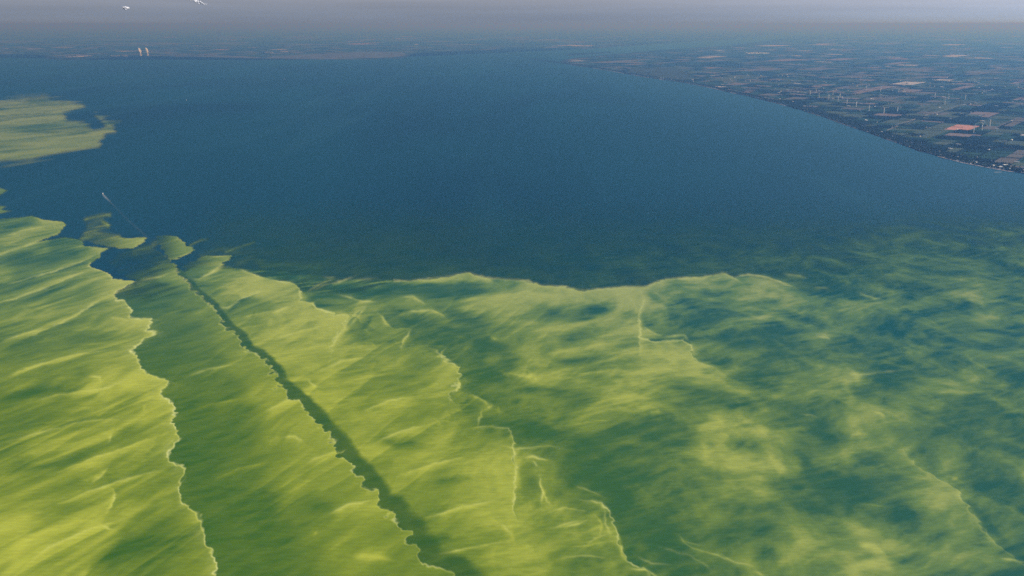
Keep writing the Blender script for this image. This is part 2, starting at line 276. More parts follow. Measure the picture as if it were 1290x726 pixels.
# strokes: half-width left / right of the walking direction, strength, points
ST = '''
1.2 5 .3|40,272 55,277 79,279 84,283
3 1.4 .35|84,283 73,296 50,304 25,313 0,321 -100,345
1.5 4 .3|0,300 30,290 60,284
2 1.5 .18|0,313 18,305 40,297
2.5 2.5 -.3|0,290 22,284 48,281
3 3 -.25|0,330 40,318 75,303
2 7 .35|107,310 138,313
7 2 .25|138,313 120,330 90,340 50,350 0,365
3 5 -.3|105,318 60,325 0,338
2 5 -.28|110,339 70,350 40,358 0,372
1.4 3 .3|110,341 85,351.6 58,363 19,377 0,383
4 2 -.25|100,352 75,363 40,378 0,392
5 5 .12|120,362 60,385 0,405
1.3 2.4 .3|143,371 119.5,382 96,398 77,407.5 61.7,415
6 6 -.12|130,395 80,418 30,428 0,445
6 5 -.18|60,425 20,437 0,450
1.4 7 .35|145,352 171.6,354.5
7 1.4 .3|171.6,354.5 158,362 143,370
1.6 4 .35|165,403 193,402 
1.6 3 .3|138,400 165,403
4 1.6 .3|193,402 185,417
3 1.5 .3|185,417 198,418 173.5,434.5
1.2 2 .3|110,474 126,474.6 128,484
1.5 2 .12|60,478 110,474
1.3 4 .22|160,470 190,473 214,480
3 1.4 .3|214,480 201,496
2 2 .25|185,508 181,520
3 3 .2|155,503 135,514 100,525
5 5 -.15|110,520 60,530 0,545
4 3 .18|90,555 60,568 20,575
1.2 3 .25|141,545 135.5,560
4 4 -.18|130,565 80,585 40,590 0,600
1.2 4 .32|137,586 128,599 113.6,610
4 4 .15|135,584 110,585 80,595
1.5 2.5 .42|141,614 146,623 139,639.5 133.7,650.5
1.5 2 .4|124.5,659.6 133,664 143,667
5 4 .22|140,638 110,655 60,668 0,700
9 9 .2|40,660 25,690 10,726
7 7 -.2|110,665 70,690 50,700
6 6 .1|250,610 200,620 150,650
9 9 -.15|170,660 150,690 130,726
2 5 .3|120,712 105,726 90,745
2.2 1.3 .35|222,341 200,349 172,355
2 1.4 .15|231,390 212,395 193,400
4 2 .15|265,390 225,402
7 7 -.1|200,455 250,440
1.5 4 .25|355,550 372,550 383,557
7 7 .12|330,560 360,550 
7 9 .15|395,600 340,650 
8 8 -.12|380,625 430,650
3 2 .2|400,675 396,668
5 4 .35|440,700 470,702 500,708
1.4 5 .35|186,301 182,305 167,314
2 2 .25|223,298 233,305 234,310
3 1.4 .5|245,312 245,316 236,320.5 224.6,327 216,328
2 2 .35|262,323 291,322 291,325.5
4 1.3 .5|291,325 279,335 262.6,346 249.4,352 238,351
3 3 .12|300,322 318,315
1.5 1.5 .15|285,318 300,312 320,305
1 1 .2|300,330 320,322 326,327
1.3 6 .45|299,338 322,347 336,351
1.3 4 .4|336,351 353.6,354.4 370,357 378,364
4 1.3 .45|378,364 380,380
1.2 3 .3|380,380 395,382 398.6,388 420,393.6 421.7,397.5
3 5 .4|421.7,397.5 441,396.5
5 1.3 .4|441,396.5 434,408 435,415 425.5,424.5 420,434 417,444
4 1.2 .32|306,376 296,383 287,388 273,388
3 3 -.25|318,374 300,380 285,395
2 2 -.18|315,355 298,360
9 9 .15|310,365 300,375
2 2 .15|300,357 285,366
1.3 2.5 .3|340,395 350,392 365,385
3 3 .1|372,395 362,410 350,425
1.2 2.5 .3|388,478 393,484 400,489
5 3 .2|345,400 335,410
1.2 2 .35|384,370 395,363 405,357 425,350
1.4 2 .3|405,350 425,349
2 2 .12|330,340 355,333 390,336
1.5 1.5 .22|388,343 392,342
1.3 2.5 .35|425,371 438,374 456,380 480,380
2 1.4 .35|446,353 463,352 476,351 479,354
1.6 3 .32|515,354.5 530,353 558,349.6 575,345
1.6 1.6 .2|500,366 520,363 560,359
4 4 -.35|425,362 480,366 540,360 620,358
3 3 -.3|400,372 440,376 470,374
5 4 -.3|520,373 590,369 640,366
2.5 2.5 -.2|490,371 530,367 590,365 620,366
2 2 -.3|430,366 460,371 490,371
2 2 -.25|470,359 500,360
1.3 5 .35|587.6,343 610.8,349.6 625,357
2 6 .3|640,353 665,353.5 683,360 709.5,361 732.6,366 760,364
2 7 .45|760,364 782,362 815,361 838,351 
1.5 4 .45|838,351 860,350 881,349.6 895,347
1.3 4 .45|895,347 911,343.6 924,349.6 935,357
1.4 4 .32|930,346 941,346 960.7,348 980,354 1004,364
1.3 3 .35|505,375 520,373 527,378 539,384
1.2 3 .3|542,391 553,394 562,400
2.5 1.2 .3|462,384 454,394 445,405 438,412
1.2 2.2 .4|478.6,395.5 485,405 495,414
1.5 2.5 .2|495,414 519,414
3 1.2 .4|519,414 508.5,428 504.6,442
1.2 2 .2|452,417 462,415 468,421
1.2 2 .15|455,432 468,432 476,440
2.5 1.2 .35|564,436 556,447 548,450
1.3 2 .2|540,436 564,436
1.5 4 .3|555,450 566,456 577.7,463.6 579.4,475
6 1.3 .35|579.4,475 574,492 571,498
1.5 5 .35|590,496 605,502 622,511.6
2.5 1.3 .3|622,511 614,514
1.3 1.3 .35|607,515 605,528 602,542
1.3 4 .3|590,540 614,537 643,538.8
7 1.5 .4|643,538.8 645,555 650,581 648.5,614 645,643
1.4 4 .35|630,659.6 637,665 643,672.5
4 4 .15|643,645 640,660 650,690
1.3 2 .4|660,577 672,575 683,579 694,581
1.5 1.5 .3|672,580 676,590
2 1.5 .5|679.7,600 685,621 683,636
1 1 .25|684,618 690,627 696,640
1.5 3 .35|735,632 745,630.7 756,634 768.5,644.7 774.7,652.5
2 2 .3|750,645 757,660 752,680
2 3 .4|774.7,662 784,683.6 784,699 793.4,714.7
1.5 2 .5|790,716 812,718 827.6,726 835,735
1.5 1.5 .25|800,700 820,710 850,712
1.3 1.3 .25|700,665 730,660 745,650
1.2 1.2 .22|700,690 740,688 765,682 780,672
1.3 1.3 .2|710,672 740,670 757,662
1.2 1.2 .25|850,672 862,682 890,688
1.3 1.3 .25|905,697 925,708 950,715
1.5 3 .3|950,720 965,726
3 3 .22|612,470 632,468 646,477
4 3 .25|610,420 632,430
3 3 .3|630,468 660,474 675,475 680,485
5 5 .15|600,455 640,450
5 5 .3|663,470 672,476
6 5 -.12|690,396 710,394
9 8 -.28|738,396 752,393 768,390
8 8 -.15|700,435 730,425
1.2 4 .35|462,384 452,392 440,404 430,420
3 3 -.25|470,395 462,408 452,420
3 3 -.3|500,400 515,406 535,408
4 4 -.3|545,412 575,418 600,414
6 5 -.35|590,432 625,440 645,436
5 5 -.3|560,405 590,405 615,412
1.3 4 .3|500,398 520,392 545,391 562,396
2 5 .3|640,372 660,368 690,372 720,371
3 5 .25|560,380 600,376 640,372 668,366
5 5 -.12|680,392 700,394 720,398
4 4 -.25|735,388 765,392 785,386
2 2 .3|786,372 798,380 803,396
3 7 .25|660,420 700,412 740,408 790,398
3 4 .25|662,450 700,444 745,436 795,430
6 6 -.25|690,458 730,455 770,450
5 5 -.25|640,492 680,490 720,494
2 6 .28|700,480 740,470 780,466 810,470
3 6 .25|730,520 760,505 800,498 830,505
8 8 -.3|770,565 800,572 830,565
9 9 -.35|720,575 750,600 780,625
1.3 1.3 .25|625,560 650,566 690,562 720,568
1.5 1.5 .2|700,540 740,532 790,528
1.3 3 .3|725,612 745,618 762,628
1.2 1.2 .25|690,645 715,640 742,646
1.2 1.2 .25|700,705 735,700 770,704
1.3 1.3 .25|690,668 712,660 735,656
1.5 1.5 .3|760,640 762,660 770,676
1.2 1.2 .25|735,690 755,676 770,672
1.2 1.2 .3|850,672 870,690 905,700 930,712
1.5 1.5 .25|830,690 870,700 900,720
4 5 .25|850,440 865,446 885,470
5 5 .2|818,440 840,450 862,470
7 7 -.3|845,400 885,408 920,404
7 7 -.25|905,430 940,438 985,430
5 5 -.3|1000,350 1030,356 1060,360
2 4 .25|930,395 955,400 978,396
2 4 .22|1000,395 1030,392 1060,398
5 8 .25|880,520 905,528 915,545
6 9 .3|960,560 985,590 975,615
6 6 -.35|1000,560 1020,590 1040,640
6 6 -.3|1045,600 1075,620 1065,655
2 5 .28|1065,556 1080,545 1095,548
6 9 .22|1060,470 1068,490 1080,512
2 3 .22|1110,445 1140,438 1165,446
2 3 .22|1170,500 1200,492 1230,498
3 4 .22|1195,345 1220,352 1250,348
3 4 .2|1100,350 1130,345 1160,352
7 7 -.25|1150,540 1190,545 1230,560
3 8 .25|1040,730 1070,715 1110,705 1150,715
2 6 .3|1075,682 1100,688 1125,704
1.3 3 .25|235,475 262,465 300,458
1.3 4 .2|230,520 270,508 320,500
1.3 4 .2|262,610 300,590 350,580
1.4 5 .25|330,520 362,505 385,504
1.4 5 .3|385,585 410,572 436,566
1.4 5 .3|410,650 440,636 470,630
1.3 5 .3|470,560 500,545 540,535
1.3 5 .3|500,600 545,585 590,575
1.3 5 .25|450,520 490,505 530,498
1.3 6 .3|530,655 575,640 630,630
1.3 6 .25|545,700 590,690 640,682
1.3 4 .25|395,470 430,455 470,448
1.3 4 .25|340,430 375,418 410,410
1.3 4 .22|300,400 340,392 372,386
7 7 -.25|470,545 500,560 540,560
6 6 -.25|440,520 465,512 490,514
6 6 -.22|540,610 575,605 600,600
7 7 -.25|520,690 545,680 575,676
1.3 5 .3|0,432 30,420 70,412
1.3 5 .3|0,478 40,462 90,448 140,440
1.3 5 .28|20,512 70,498 130,490 180,470
1.3 5 .28|0,560 50,545 110,530 160,528
1.3 5 .28|60,600 110,580 170,560 210,545
1.3 6 .28|60,640 110,620 170,600 220,590
1.3 6 .3|20,725 60,690 110,668 165,650
7 6 -.3|0,505 30,498 70,486
7 6 -.28|0,600 40,580 95,565
7 7 -.22|30,655 70,640 110,632
8 8 -.25|110,712 160,690 200,680
8 8 -.22|600,435 640,440
9 7 -.25|605,470 640,480
4 3 .2|720,412 760,400 790,385
2 2 .18|780,360 800,368
6 1.3 .4|805,363 812,377.7 805,396 806,412 807,455
1.2 6 .3|808.6,410.7 822,419 835,424 
1.2 4 .32|835,424 861.5,422 871,430.5
4 3 .22|871,430 875,452
1.2 3 .4|875,455 885,459 898,462 903,465
3 5 -.25|855,363 880,368 905,367
4 5 -.12|840,395 870,400
6 4 .2|930,362 970,372 985,378
3 3 .2|820,384 842,387
1.5 3 .3|986,345.6 1004,347 1018,350
1.3 3 .28|1022,360.6 1047,364
1.3 2 .4|1079,368 1093,373 1111,377.5
1.2 2 .22|1154,398 1172,403.6 1190,412.6
1.2 2 .3|1030,424 1041,425 1048.5,429
1.4 3 .35|1064.7,470 1084,471.7 1100,470 1122,468 1147,466
1.2 2.5 .4|1097,516.5 1107.7,520 1118,528
1.2 2 .25|1006,521.8 1021.6,523 1034,528
3 3 .2|990,540 1008,540 1021,547
7 5 .25|1124,556 1143,574.7 1168,596.5 1177,612
9 4 .3|1190,612 1218,634 1236,662 1261,690
3 2 .3|1195,605 1210,602
1.5 3 .45|1255,702 1280,707 1300,711
5 5 -.25|1205,618 1240,655 1275,695
2 2 .25|1124,640 1081,634
5 5 .25|1162,642 1185,637 1200,628
1.5 1.5 .2|1091,588 1105,590 1120,583
1.5 1.5 .15|1120,615 1135,612
4 4 .3|1080,685 1098,690 1112,700
5 5 .25|1085,712 1110,710 1130,720
9 6 -.2|1030,590 1045,640
9 9 .12|1070,555 1060,610
4 4 .2|1210,375 1235,380 1245,393
2 2 .25|1210,373 1222,370 1236,376
2 2 .2|1240,397 1265,402
3 3 .2|1210,440 1225,455 1258,475
5 4 .2|1055,455 1075,470 1085,490
2 2 .15|1100,335 1110,340 1112,350
1.5 1.5 .15|1130,335 1150,332
4 3 .2|905,545 920,550
10 8 .25|885,545 890,580 905,600
8 6 -.28|925,562 945,560
4 3 .22|935,530 950,535
4 4 .22|955,540 970,550
5 4 .22|815,520 835,518
3 3 .15|900,590 930,590 970,580
8 8 -.15|850,530 870,540
9 6 -.3|790,648 850,668 890,690
8 4 -.22|700,560 760,610 800,640
9 6 -.2|600,530 690,548 720,560
6 4 -.2|560,395 590,398
5 4 -.18|515,397 530,398
9 5 -.15|640,465 600,480
8 5 -.2|975,410 990,425
6 4 -.2|1000,400 1050,415
9 5 -.18|1090,470 1160,480
9 5 -.15|960,440 1000,450
6 3 -.2|1170,450 1190,445
4 3 -.2|1190,385 1215,390
'''
STROKES = []
for q in ST.strip().split('\n'):
    a, b = q.split('|'); wl, wr, am = map(float, a.split()); STROKES.append((P(b), wl, wr, am))

FRONTS = [(P(p), *map(float, q.split())) for q, p in (l.split('|') for l in '''14 22 .12 .42|299,338 322,347 336,351 353.6,354.4 370,357 378,364 380,380 395,382 398.6,388 420,393.6 421.7,397.5 441,396.5 434,408 435,415 425.5,424.5 420,434 417,444 410,470
14 14 .05 .15|460,384 478.6,395.5 485,405 495,414 519,414 508.5,428 504.6,442 500,455
14 18 .1 .3|530,430 555,444 566,456 577.7,463.6 579.4,475 574,492 571,498 575,520
12 14 .05 .2|580,493 597,498 622,511.6 614,516
18 25 .12 .4|600,535 614,537 643,538.8 645,555 650,581 648.5,614 645,643 660,670
22 26 .12 .35|803,352 806,364 812,377.7 805,396 806,412 808,425 822,430 835,430 861,428 871,436 875,455 903,468
14 28 .12 .4|720,628 745,630.7 756,634 768.5,644.7 774.7,662 784,683.6 790,705 812,718 840,745
25 22 .08 .3|1110,545 1143,574.7 1168,596.5 1190,606 1218,634 1236,662 1261,690 1290,712 1330,740
8 9 .03 .12|130,600 141,614 146,623 139,639.5 133.7,650.5 125,665
12 9 .08 .2|150,366 143,371 119.5,382 96,398 77,407.5 61.7,415 20,430
10 9 .08 .22|130,335 110,341 85,351.6 58,363 19,377 -30,390
10 9 .08 .28|84,283 73,296 50,304 25,313 0,321 -100,345
10 14 .05 .3|224,340 200,349 172,355 160,362
10 12 .1 .3|335,365 306,376 296,383 287,388 273,388
10 9 .1 .2|150,315 127,319 100,332 60,345 0,362
9 9 .05 .15|215,480 180,500 130,520 60,545
10 14 .1 .2|455,345 440,352 405,361 395,370
20 14 .04 .18|640,545 690,548 730,560 790,600 850,650'''.split('\n'))]

def blend(U, V, C):
    num = np.zeros(U.shape, np.float32)+1e-9; den = np.zeros(U.shape, np.float32)+2e-9
    for (u, v, s) in C:
        k = 13+max(0, v-330)*.055
        if v > 760 or u < -60 or u > 1350: k = 90
        g = np.exp(-(((U-u)/(k*1.15))**2+((V-v)/(k*.62))**2)) + 1e-5/(1+((U-u)**2+(V-v)**2)/1e4)**2
        num += g*s; den += g
    return num/den

def over(val, cov, v, m):
    """lay value v with cover m over the sheet"""
    m = np.clip(m, 0, 1); c = 1-(1-cov)*(1-m)
    return np.where(c > 1e-4, (v*m+val*cov*(1-m))/np.maximum(c, 1e-4), v), c

def under(val, cov, v, m):
    m = np.clip(m, 0, 1); c = 1-(1-cov)*(1-m)
    return np.where(c > 1e-4, (val*cov+v*m*(1-cov))/np.maximum(c, 1e-4), v), c

def algae(U, V):
    """U, V: where the point lies in the photograph; returns scum 0..1, cover 0..1, teal 0..1"""
    W, Z = unproject(U, V)                       # metres on the water
    U = U.astype(np.float32); V = V.astype(np.float32)
    px = np.clip((V-26)/1.7e6*1.0, 2e-6, 1)      # photo px per metre, across
    # flow-aligned coordinates: streaks run along this heading
    a = math.radians(66); ca, sa = math.cos(a), math.sin(a)
    S = W*ca+Z*sa; T = -W*sa+Z*ca
    wx = fbm(W/900, Z/900, 3, 5); wy = fbm(W/900+40, Z/900, 3, 6)
    streak = fbm(S/1000+wx*.6, T/170+wy*1.3, 5, 11)
    fine = fbm(S/300+wx*1.5, T/55+wy*3.0, 4, 21)
    a2 = math.radians(40); S2 = W*math.cos(a2)+Z*math.sin(a2); T2 = -W*math.sin(a2)+Z*math.cos(a2)
    cell = fbm(W/620+wx*.8, Z/620+wy*.8, 5, 31)
    rid = ridged(S2/700+wx*.7, T2/300+wy*.9, 3, 41)
    fine2 = fbm(S2/150+wx*2.2, T2/45+wy*3.4, 4, 51)
    thr = ridged(S2/520+wx*.9, T2/140+wy*1.3, 4, 141)
    a3 = math.radians(25); S3 = W*math.cos(a3)+Z*math.sin(a3); T3 = -W*math.sin(a3)+Z*math.cos(a3)
    fine3 = ridged(S3/190+wx*1.6, T3/60+wy*2.2, 4, 151)-.62
    puff_ = ridged(W/300+wx*.6, Z/400+wy*.6, 5, 181)-.6+.4*fbm(W/150+wx, Z/210+wy, 4, 182)
    # tiny teeth on all the edges
    k = 300*px                                   # noise amplitude shrinks with distance
    amp = np.clip((V-230)/90, .35, 3.2)
    sc = np.clip((V-150)*.045, 3.0, 14)
    scq = 2.0**np.round(np.log2(sc)*1)/1.0
    jx = gnoise(W/60, Z/85, 61)*1.0*amp+gnoise(W/25, Z/38, 62)*.6*amp+(np.abs(gnoise(W/75, Z/105, 67))*2-.5)*1.5*amp+(np.abs(gnoise(W/28, Z/42, 68))*2-.5)*.7*amp
    jy = gnoise(W/60+9, Z/85, 63)*.6*amp+gnoise(W/25, Z/38, 64)*.35*amp
    Uj = U+jx; Vj = V+jy
    dA = np.maximum(poly_sdf(Uj, Vj, REG_A), poly_sdf(Uj, Vj, L1))
    jw = jx*.8+amp*.9*gnoise(W/30, Z/30, 66)
    dB = poly_sdf(Uj+jw, Vj, REG_B)
    dR = poly_sdf(Uj+jw, Vj, REG_R)
    d1, s1 = seg_dist(Uj, Vj, F1)
    dw, sw = seg_dist(Uj+jw, Vj, WK)
    mA = sstep(-.6, 1.0, dA); mB = sstep(-.6, 1.2, dB); mR = sstep(-.8, 1.6, dR)
    # drifting fronts: each rises slowly towards its crest and drops sharply beyond it
    def fronts(lam, ang, seed, warp):
        c, s_ = math.cos(ang), math.sin(ang)
        q = W*c+Z*s_; r = -W*s_+Z*c
        ph = q/lam+warp*fbm(q/lam*.45, r/lam*.45, 2, seed)+.05*gnoise(W/60, Z/60, seed+3)+.03*gnoise(W/24, Z/24, seed+4)
        f = ph-np.floor(ph)
        on = sstep(.1, .5, fbm(W/lam/1.3+5, Z/lam/1.3, 2, seed+7)+.15)
        crest = np.exp(-((1-f)/.05)**1.0)*sstep(1.0, .97, f)
        body = f**2.2*sstep(1.0, .975, f)
        return (body*.55+crest*.6-.16)*on
    # long sharp-edged streaks laid along the drift
    def blades(lam, seed, warp, A, B):
        ph = -B/lam+warp*fbm(B/lam*.35, A/lam*.085, 3, seed)+.1*gnoise(A/260, B/60, seed+5)
        f = ph-np.floor(ph)
        on = sstep(-.12, .4, fbm(A/900+3, B/330, 2, seed+9))
        return (f**1.8*sstep(1., .93, f)*.75+np.exp(-((1-f)/.06))*sstep(1., .96, f)*.35-.22)*on
    blA = blades(230, 301, 1.5, S, T)
    blB = blades(105, 302, 1.8, S, T)
    frA = fronts(520, math.radians(-30), 91, 1.5)
    frB = fronts(760, math.radians(40), 92, 1.7)
    crA = np.zeros(U.shape, np.float32)
    # region values
    vA = blend(U, V, CA)+streak*.36+fine*.24+frA*.16+fine2*.1+blA*.42+blB*.26-.02
    vB = blend(U, V, CB)+streak*.15+fine*.14+frA*.05+fine2*.07+blB*.17+blA*.14-.09
    right = sstep(560, 860, U+(V-500)*.4)
    cellw = .24+.3*right
    vR = (blend(U, V, CR)-.4)*(1.15-.25*right)+.43+streak*(.2-.08*right)+fine*(.14-.06*right)+cell*cellw*.9+(rid-.55)*(.14+.3*right)+fine2*(.11+.06*right)+right*(.14*fbm(W/240+wx, Z/240+wy, 4, 161)+.62*puff_+.03)+frB*.16+frA*.12-.1+(blA*.28+blB*.26)*(1-right)+fine3*(.15+.12*right)
    # bright rims on the sharp fronts
    brk = .35+.75*sstep(-.5, .6, gnoise(W/120, Z/120, 71)+.4*gnoise(W/35, Z/35, 79))
    crest = np.where((U > 100) & (V < 1000), np.exp(-(d1/(.7+.12*amp))**2)*.75*brk+.22*np.exp(-d1/(2.2*amp))*brk*(s1 > 0), 0)
    crest = np.maximum(crest, np.exp(-(dw/(.7+.14*amp))**2)*.5*brk*sstep(300, 330, V)*(sw > -1.5))
    rimA = np.exp(-(d1/(.9+.2*amp))**2)*.55*(.55+.9*(gnoise(W/140, Z/140, 71)*.5+.5))+np.exp(-d1/(5*amp))*.14
    vA = vA+np.where(U > 100, rimA, 0)
    vA = vA+np.where(V < 335, np.exp(-np.clip(dA, 0, 99)/2.5)*.22, 0)
    vA = vA+.16*(thr-.62); vB = vB+.1*(thr-.62); vR = vR+.14*(thr-.62)
    vB = vB+np.exp(-(dw/(.9+.2*amp))**2)*.36+np.exp(-dw/(5*amp))*.08
    # wake channel: dark, sharp on its left, soft on its right
    wch = np.clip(4.5+(V-320)*.05, 4, 80)*(1+.12*gnoise(W/170, Z/170, 72))
    du, _ = seg_dist(U+.4*jx, V, WK)
    dt_, st_ = seg_dist(Uj, Vj, TOP)
    vR = vR+np.where(U > 480, .3*np.exp(-(dt_/1.8)**2)*(.6+.8*gnoise(W/300, Z/300, 77))+.12*np.exp(-dt_/7), 0)
    crest = np.maximum(crest, np.where((U > 495) & (U < 985), np.exp(-(dt_/1.3)**2)*.6*brk, 0))
    ch = np.where(sw < 0, 1-sstep(.65, 1.3, du/wch), 0)*sstep(296, 310, V)
    vR = vR*(1-ch)+ch*(.0+.1*gnoise(W/60, Z/120, 73))
    val = np.maximum(vA*mA, np.maximum(vB*mB, 0))
    val = np.where(mR > .5, vR, val)
    # soft, wispy limits of the right part towards the open water
    top = np.interp(U, [0, 299, 352, 432, 476, 588, 684, 733, 815, 838, 911, 960, 1000, 1100, 1200, 1290, 2200], [330, 338, 341, 351, 351, 343, 360, 365, 361, 351, 344, 347, 350, 346, 340, 335, 330])
    soft = np.interp(U, [0, 380, 480, 560, 930, 1010, 1150, 2200], [5, 7, 3, 2, 3, 24, 60, 70])
    lim = sstep(-1, 1, (V-top-jy+cell*soft*.9+streak*3)/soft)
    cov = np.maximum(mA, mB)
    covR = np.where(soft > 2.6, lim, mR)*np.where(mR > .02, 1, 0)
    covR = covR*np.where(U < 1000, mR, 1)
    covR = np.maximum(covR, np.where(U > 930, lim, 0))
    vR_ = np.where((mR > .5) | (U > 1000), vR, val)
    val = np.where((mR > .5) | ((U > 1000) & (lim > .01)), vR_, val)
    # north part of B fades into open water
    wB = sstep(300, 345, V+(U-170)*.35)*.75+.25
    cov = np.where(mB > mA, cov*np.clip(.25+vB*1.6, 0, 1)*(1-sstep(0, 1, (350-V)/60.))+cov*sstep(0, 1, (V-340)/70.), cov)
    cov = np.clip(np.maximum(cov, covR), 0, 1)
    un = sstep(-5, -1.5, np.maximum(np.maximum(dA, dB), dR))*sstep(352, 385, V-(U-150)*.05)
    val = np.where(cov < .5*un, .12, val); cov = np.maximum(cov, un)
    # frayed belt north-east of the second front, and green threads in the open water to the east
    belt = sstep(296, 330, U)*(1-sstep(470, 520, U))*sstep(-2, 10, 372-V)
    d2, s2 = seg_dist(Uj, Vj, F2)
    belt = belt*np.where((s2 < 0) | (d2 > 60), 1, 0)
    cov = cov*(1-belt*.75*(1-sstep(.35, .75, thr+fine2*.3)))
    val = val-belt*.12+belt*.5*sstep(.6, .9, thr+fine2*.2)
    ew = sstep(620, 900, U)*sstep(275, 345, V+np.clip(U-900, -300, 500)*.075)
    wsp = fbm(W/520+wx*.8, Z/900+wy*.6, 5, 171)
    ew = ew*np.clip(.45+.9*puff_+.35*wsp+.3*fine3, 0, 1)*(.62+.3*sstep(900, 1290, U))
    nv = .18+.55*puff_+.3*wsp+.25*fine3
    val, cov = under(val, cov, nv, ew)
    murk = sstep(235, 350, V)*sstep(200, 330, U)*.62*(.8+.5*wsp)
    val, cov = under(val, cov, -.1, murk)
    chm = ch*(mR > .5)*sstep(300, 340, V); cov = cov*(1-.16*chm); val = val-.06*chm
    # loose patches
    for poly, base, fade, soft_ in ((P1, .55, (110, 172), 1.2), (P2, .5, (190, 232), 1.0), (P3, .5, (228, 285), 1.0)):
        d = poly_sdf(U+jx*1.6, V+jy*1.4, poly)
        m = sstep(-.4, soft_, d)
        f = sstep(fade[0], fade[1], U)
        v = base*(.5+.6*f)+streak*.3+fine*.25+np.exp(-np.clip(d, 0, 99)/1.6)*.2*f
        m2 = m*(.25+.75*f)
        val, cov = over(val, cov, v, m2)
    for (pts, w, a_) in ((P('108,277 118,274 130,271 138,271'), 2.6, .5), (P('108,295 116,291 126,287 134,285'), 3.4, .45), (P('112,285 120,281 128,278'), 3.4, .3), (P('130,280 134,282 137,285'), 2.2, .8), (P('104,301 120,295 136,296 150,299'), 3, .5),
                         (P('170,318 190,312 196,306'), 4, .3), (P('240,309 252,303 262,302'), 1.6, .35), (P('285,318 300,312 320,305'), 1.8, .3), (P('300,332 315,325 330,330'), 4, .22), (P('330,335 360,333 400,338'), 4, .3),
                         (P('255,322 275,314 300,318'), 4, .2), (P('880,338 905,330 930,325'), 5, .14), (P('1000,338 1040,330 1090,334'), 8, .16), (P('900,318 960,314 1060,318'), 8, .08), (P('600,343 680,350 800,354'), 6, .1), (P('450,342 520,345 560,341'), 4, .14)):
        d, _ = seg_dist(Uj, Vj, pts)
        m = np.exp(-(d/w)**2)*a_*(1+.8*fine+.6*fine2)
        val, cov = under(val, cov, .5+m*.3+fine*.2, m)
    dF = poly_sdf(U+jx*1.2, V+jy, PF); sF_ = fbm(S/1500, T/500, 4, 83)
    mF = sstep(-2.5, 5, dF+9*sF_)*sstep(112, 134, V+np.clip(U, -50, 100)*.06)
    sF = fbm(S/4200+wx*.5, T/800+wy*.6, 5, 81)
    vF = .78+sF*.9+fbm(S/1200, T/260, 4, 85)*.35+np.exp(-np.clip(dF, 0, 99)/4)*.25*sstep(150, 170, V)-.35*np.exp(-(((U-50)/40)**2+((V-160+(U-50)*.12)/4)**2))+.12*np.exp(-((U-85)/50)**2-((V-170)/14)**2)
    val, cov = over(val, cov, vF, mF*np.clip(.68+sF*.5+.1*sstep(150, 175, V), .2, .78))
    for poly in (PS, PT):
        d = poly_sdf(Uj, V+jy*.3, poly); m = sstep(-.5, 2, d)
        val = np.where(m > cov, .5+streak*.3, val); cov = np.maximum(cov, m*.9)
    # hand-laid strands and gaps
    for pts, wi, wo, a_, b_ in FRONTS:
        R = max(wi, wo)*3+6
        xs = [p[0] for p in pts]; ys = [p[1] for p in pts]
        cs = np.searchsorted(COLS, [min(xs)-R, max(xs)+R]); rs = np.searchsorted(ROWS, [min(ys)-R, max(ys)+R])
        sl = (slice(rs[0], rs[1]), slice(cs[0], cs[1]))
        if rs[1] <= rs[0] or cs[1] <= cs[0]: continue
        d, sd = seg_dist(Uj[sl], Vj[sl], pts)
        e0 = np.hypot(U[sl]-pts[0][0], V[sl]-pts[0][1]); e1 = np.hypot(U[sl]-pts[-1][0], V[sl]-pts[-1][1])
        L = sum(math.hypot(b[0]-q[0], b[1]-q[1]) for q, b in zip(pts[:-1], pts[1:]))
        tp = sstep(0, 1, np.minimum(e0, e1)/(L*.3+1))
        t = sstep(-.9, .9, d*sd)
        if a_ >= .05: crest[sl] = np.maximum(crest[sl], tp*np.exp(-((d*sd-.6)/1.1)**2)*.55*brk[sl]*sstep(.04, .12, a_))
        val[sl] = val[sl]+tp*(t*a_*np.exp(-d/wi)-(1-t)*b_*np.exp(-d/wo))*np.where(cov[sl] > .15, 1, 0)
    u0, u1 = float(U[0, 0]), float(U[0, -1])
    jU, jV = U+jx*.45, V+jy*.5
    for pts, wl, wr, am in STROKES:
        R = max(wl, wr)*9+4
        xs = [p[0] for p in pts]; ys = [p[1] for p in pts]
        cs = np.searchsorted(COLS, [min(xs)-R, max(xs)+R]); rs = np.searchsorted(ROWS, [min(ys)-R, max(ys)+R])
        sl = (slice(rs[0], rs[1]), slice(cs[0], cs[1]))
        if rs[1] <= rs[0] or cs[1] <= cs[0]: continue
        d, sd = seg_dist(jU[sl], jV[sl], pts)
        w = np.where(sd > 0, wr, wl)
        # ends taper
        e0 = np.hypot(jU[sl]-pts[0][0], jV[sl]-pts[0][1]); e1 = np.hypot(jU[sl]-pts[-1][0], jV[sl]-pts[-1][1])
        L = sum(math.hypot(b[0]-a_[0], b[1]-a_[1]) for a_, b in zip(pts[:-1], pts[1:]))
        tp = np.clip(np.minimum(e0, e1)/(L*.3+1), .15, 1)
        wide = np.where(w > 1.9, w, 0)*3.2
        h = np.exp(-(d/(w*.95))**2) if am < 0 else np.exp(-(d/(w*.8))**1.4)*.8+np.where(wide > 0, np.exp(-d/np.maximum(wide, .1)), 0)*.35
        m = h*am*1.3*tp*(1+.5*fine[sl])
        val[sl] = val[sl]+m*np.where(cov[sl] > .15, 1, 0)
        if am > .24 and min(wl, wr) < 1.7:
            wn = min(wl, wr)*.85+.4; crest[sl] = np.maximum(crest[sl], np.exp(-(d/wn)**1.5)*min(.4, am*.8)*tp*brk[sl])
    teal = np.clip(sstep(380, 1250, U-(V-450)*.35)*.75+sstep(520, 320, V)*.7, 0, 1)
    teal = np.where(V < 230, .95, teal)
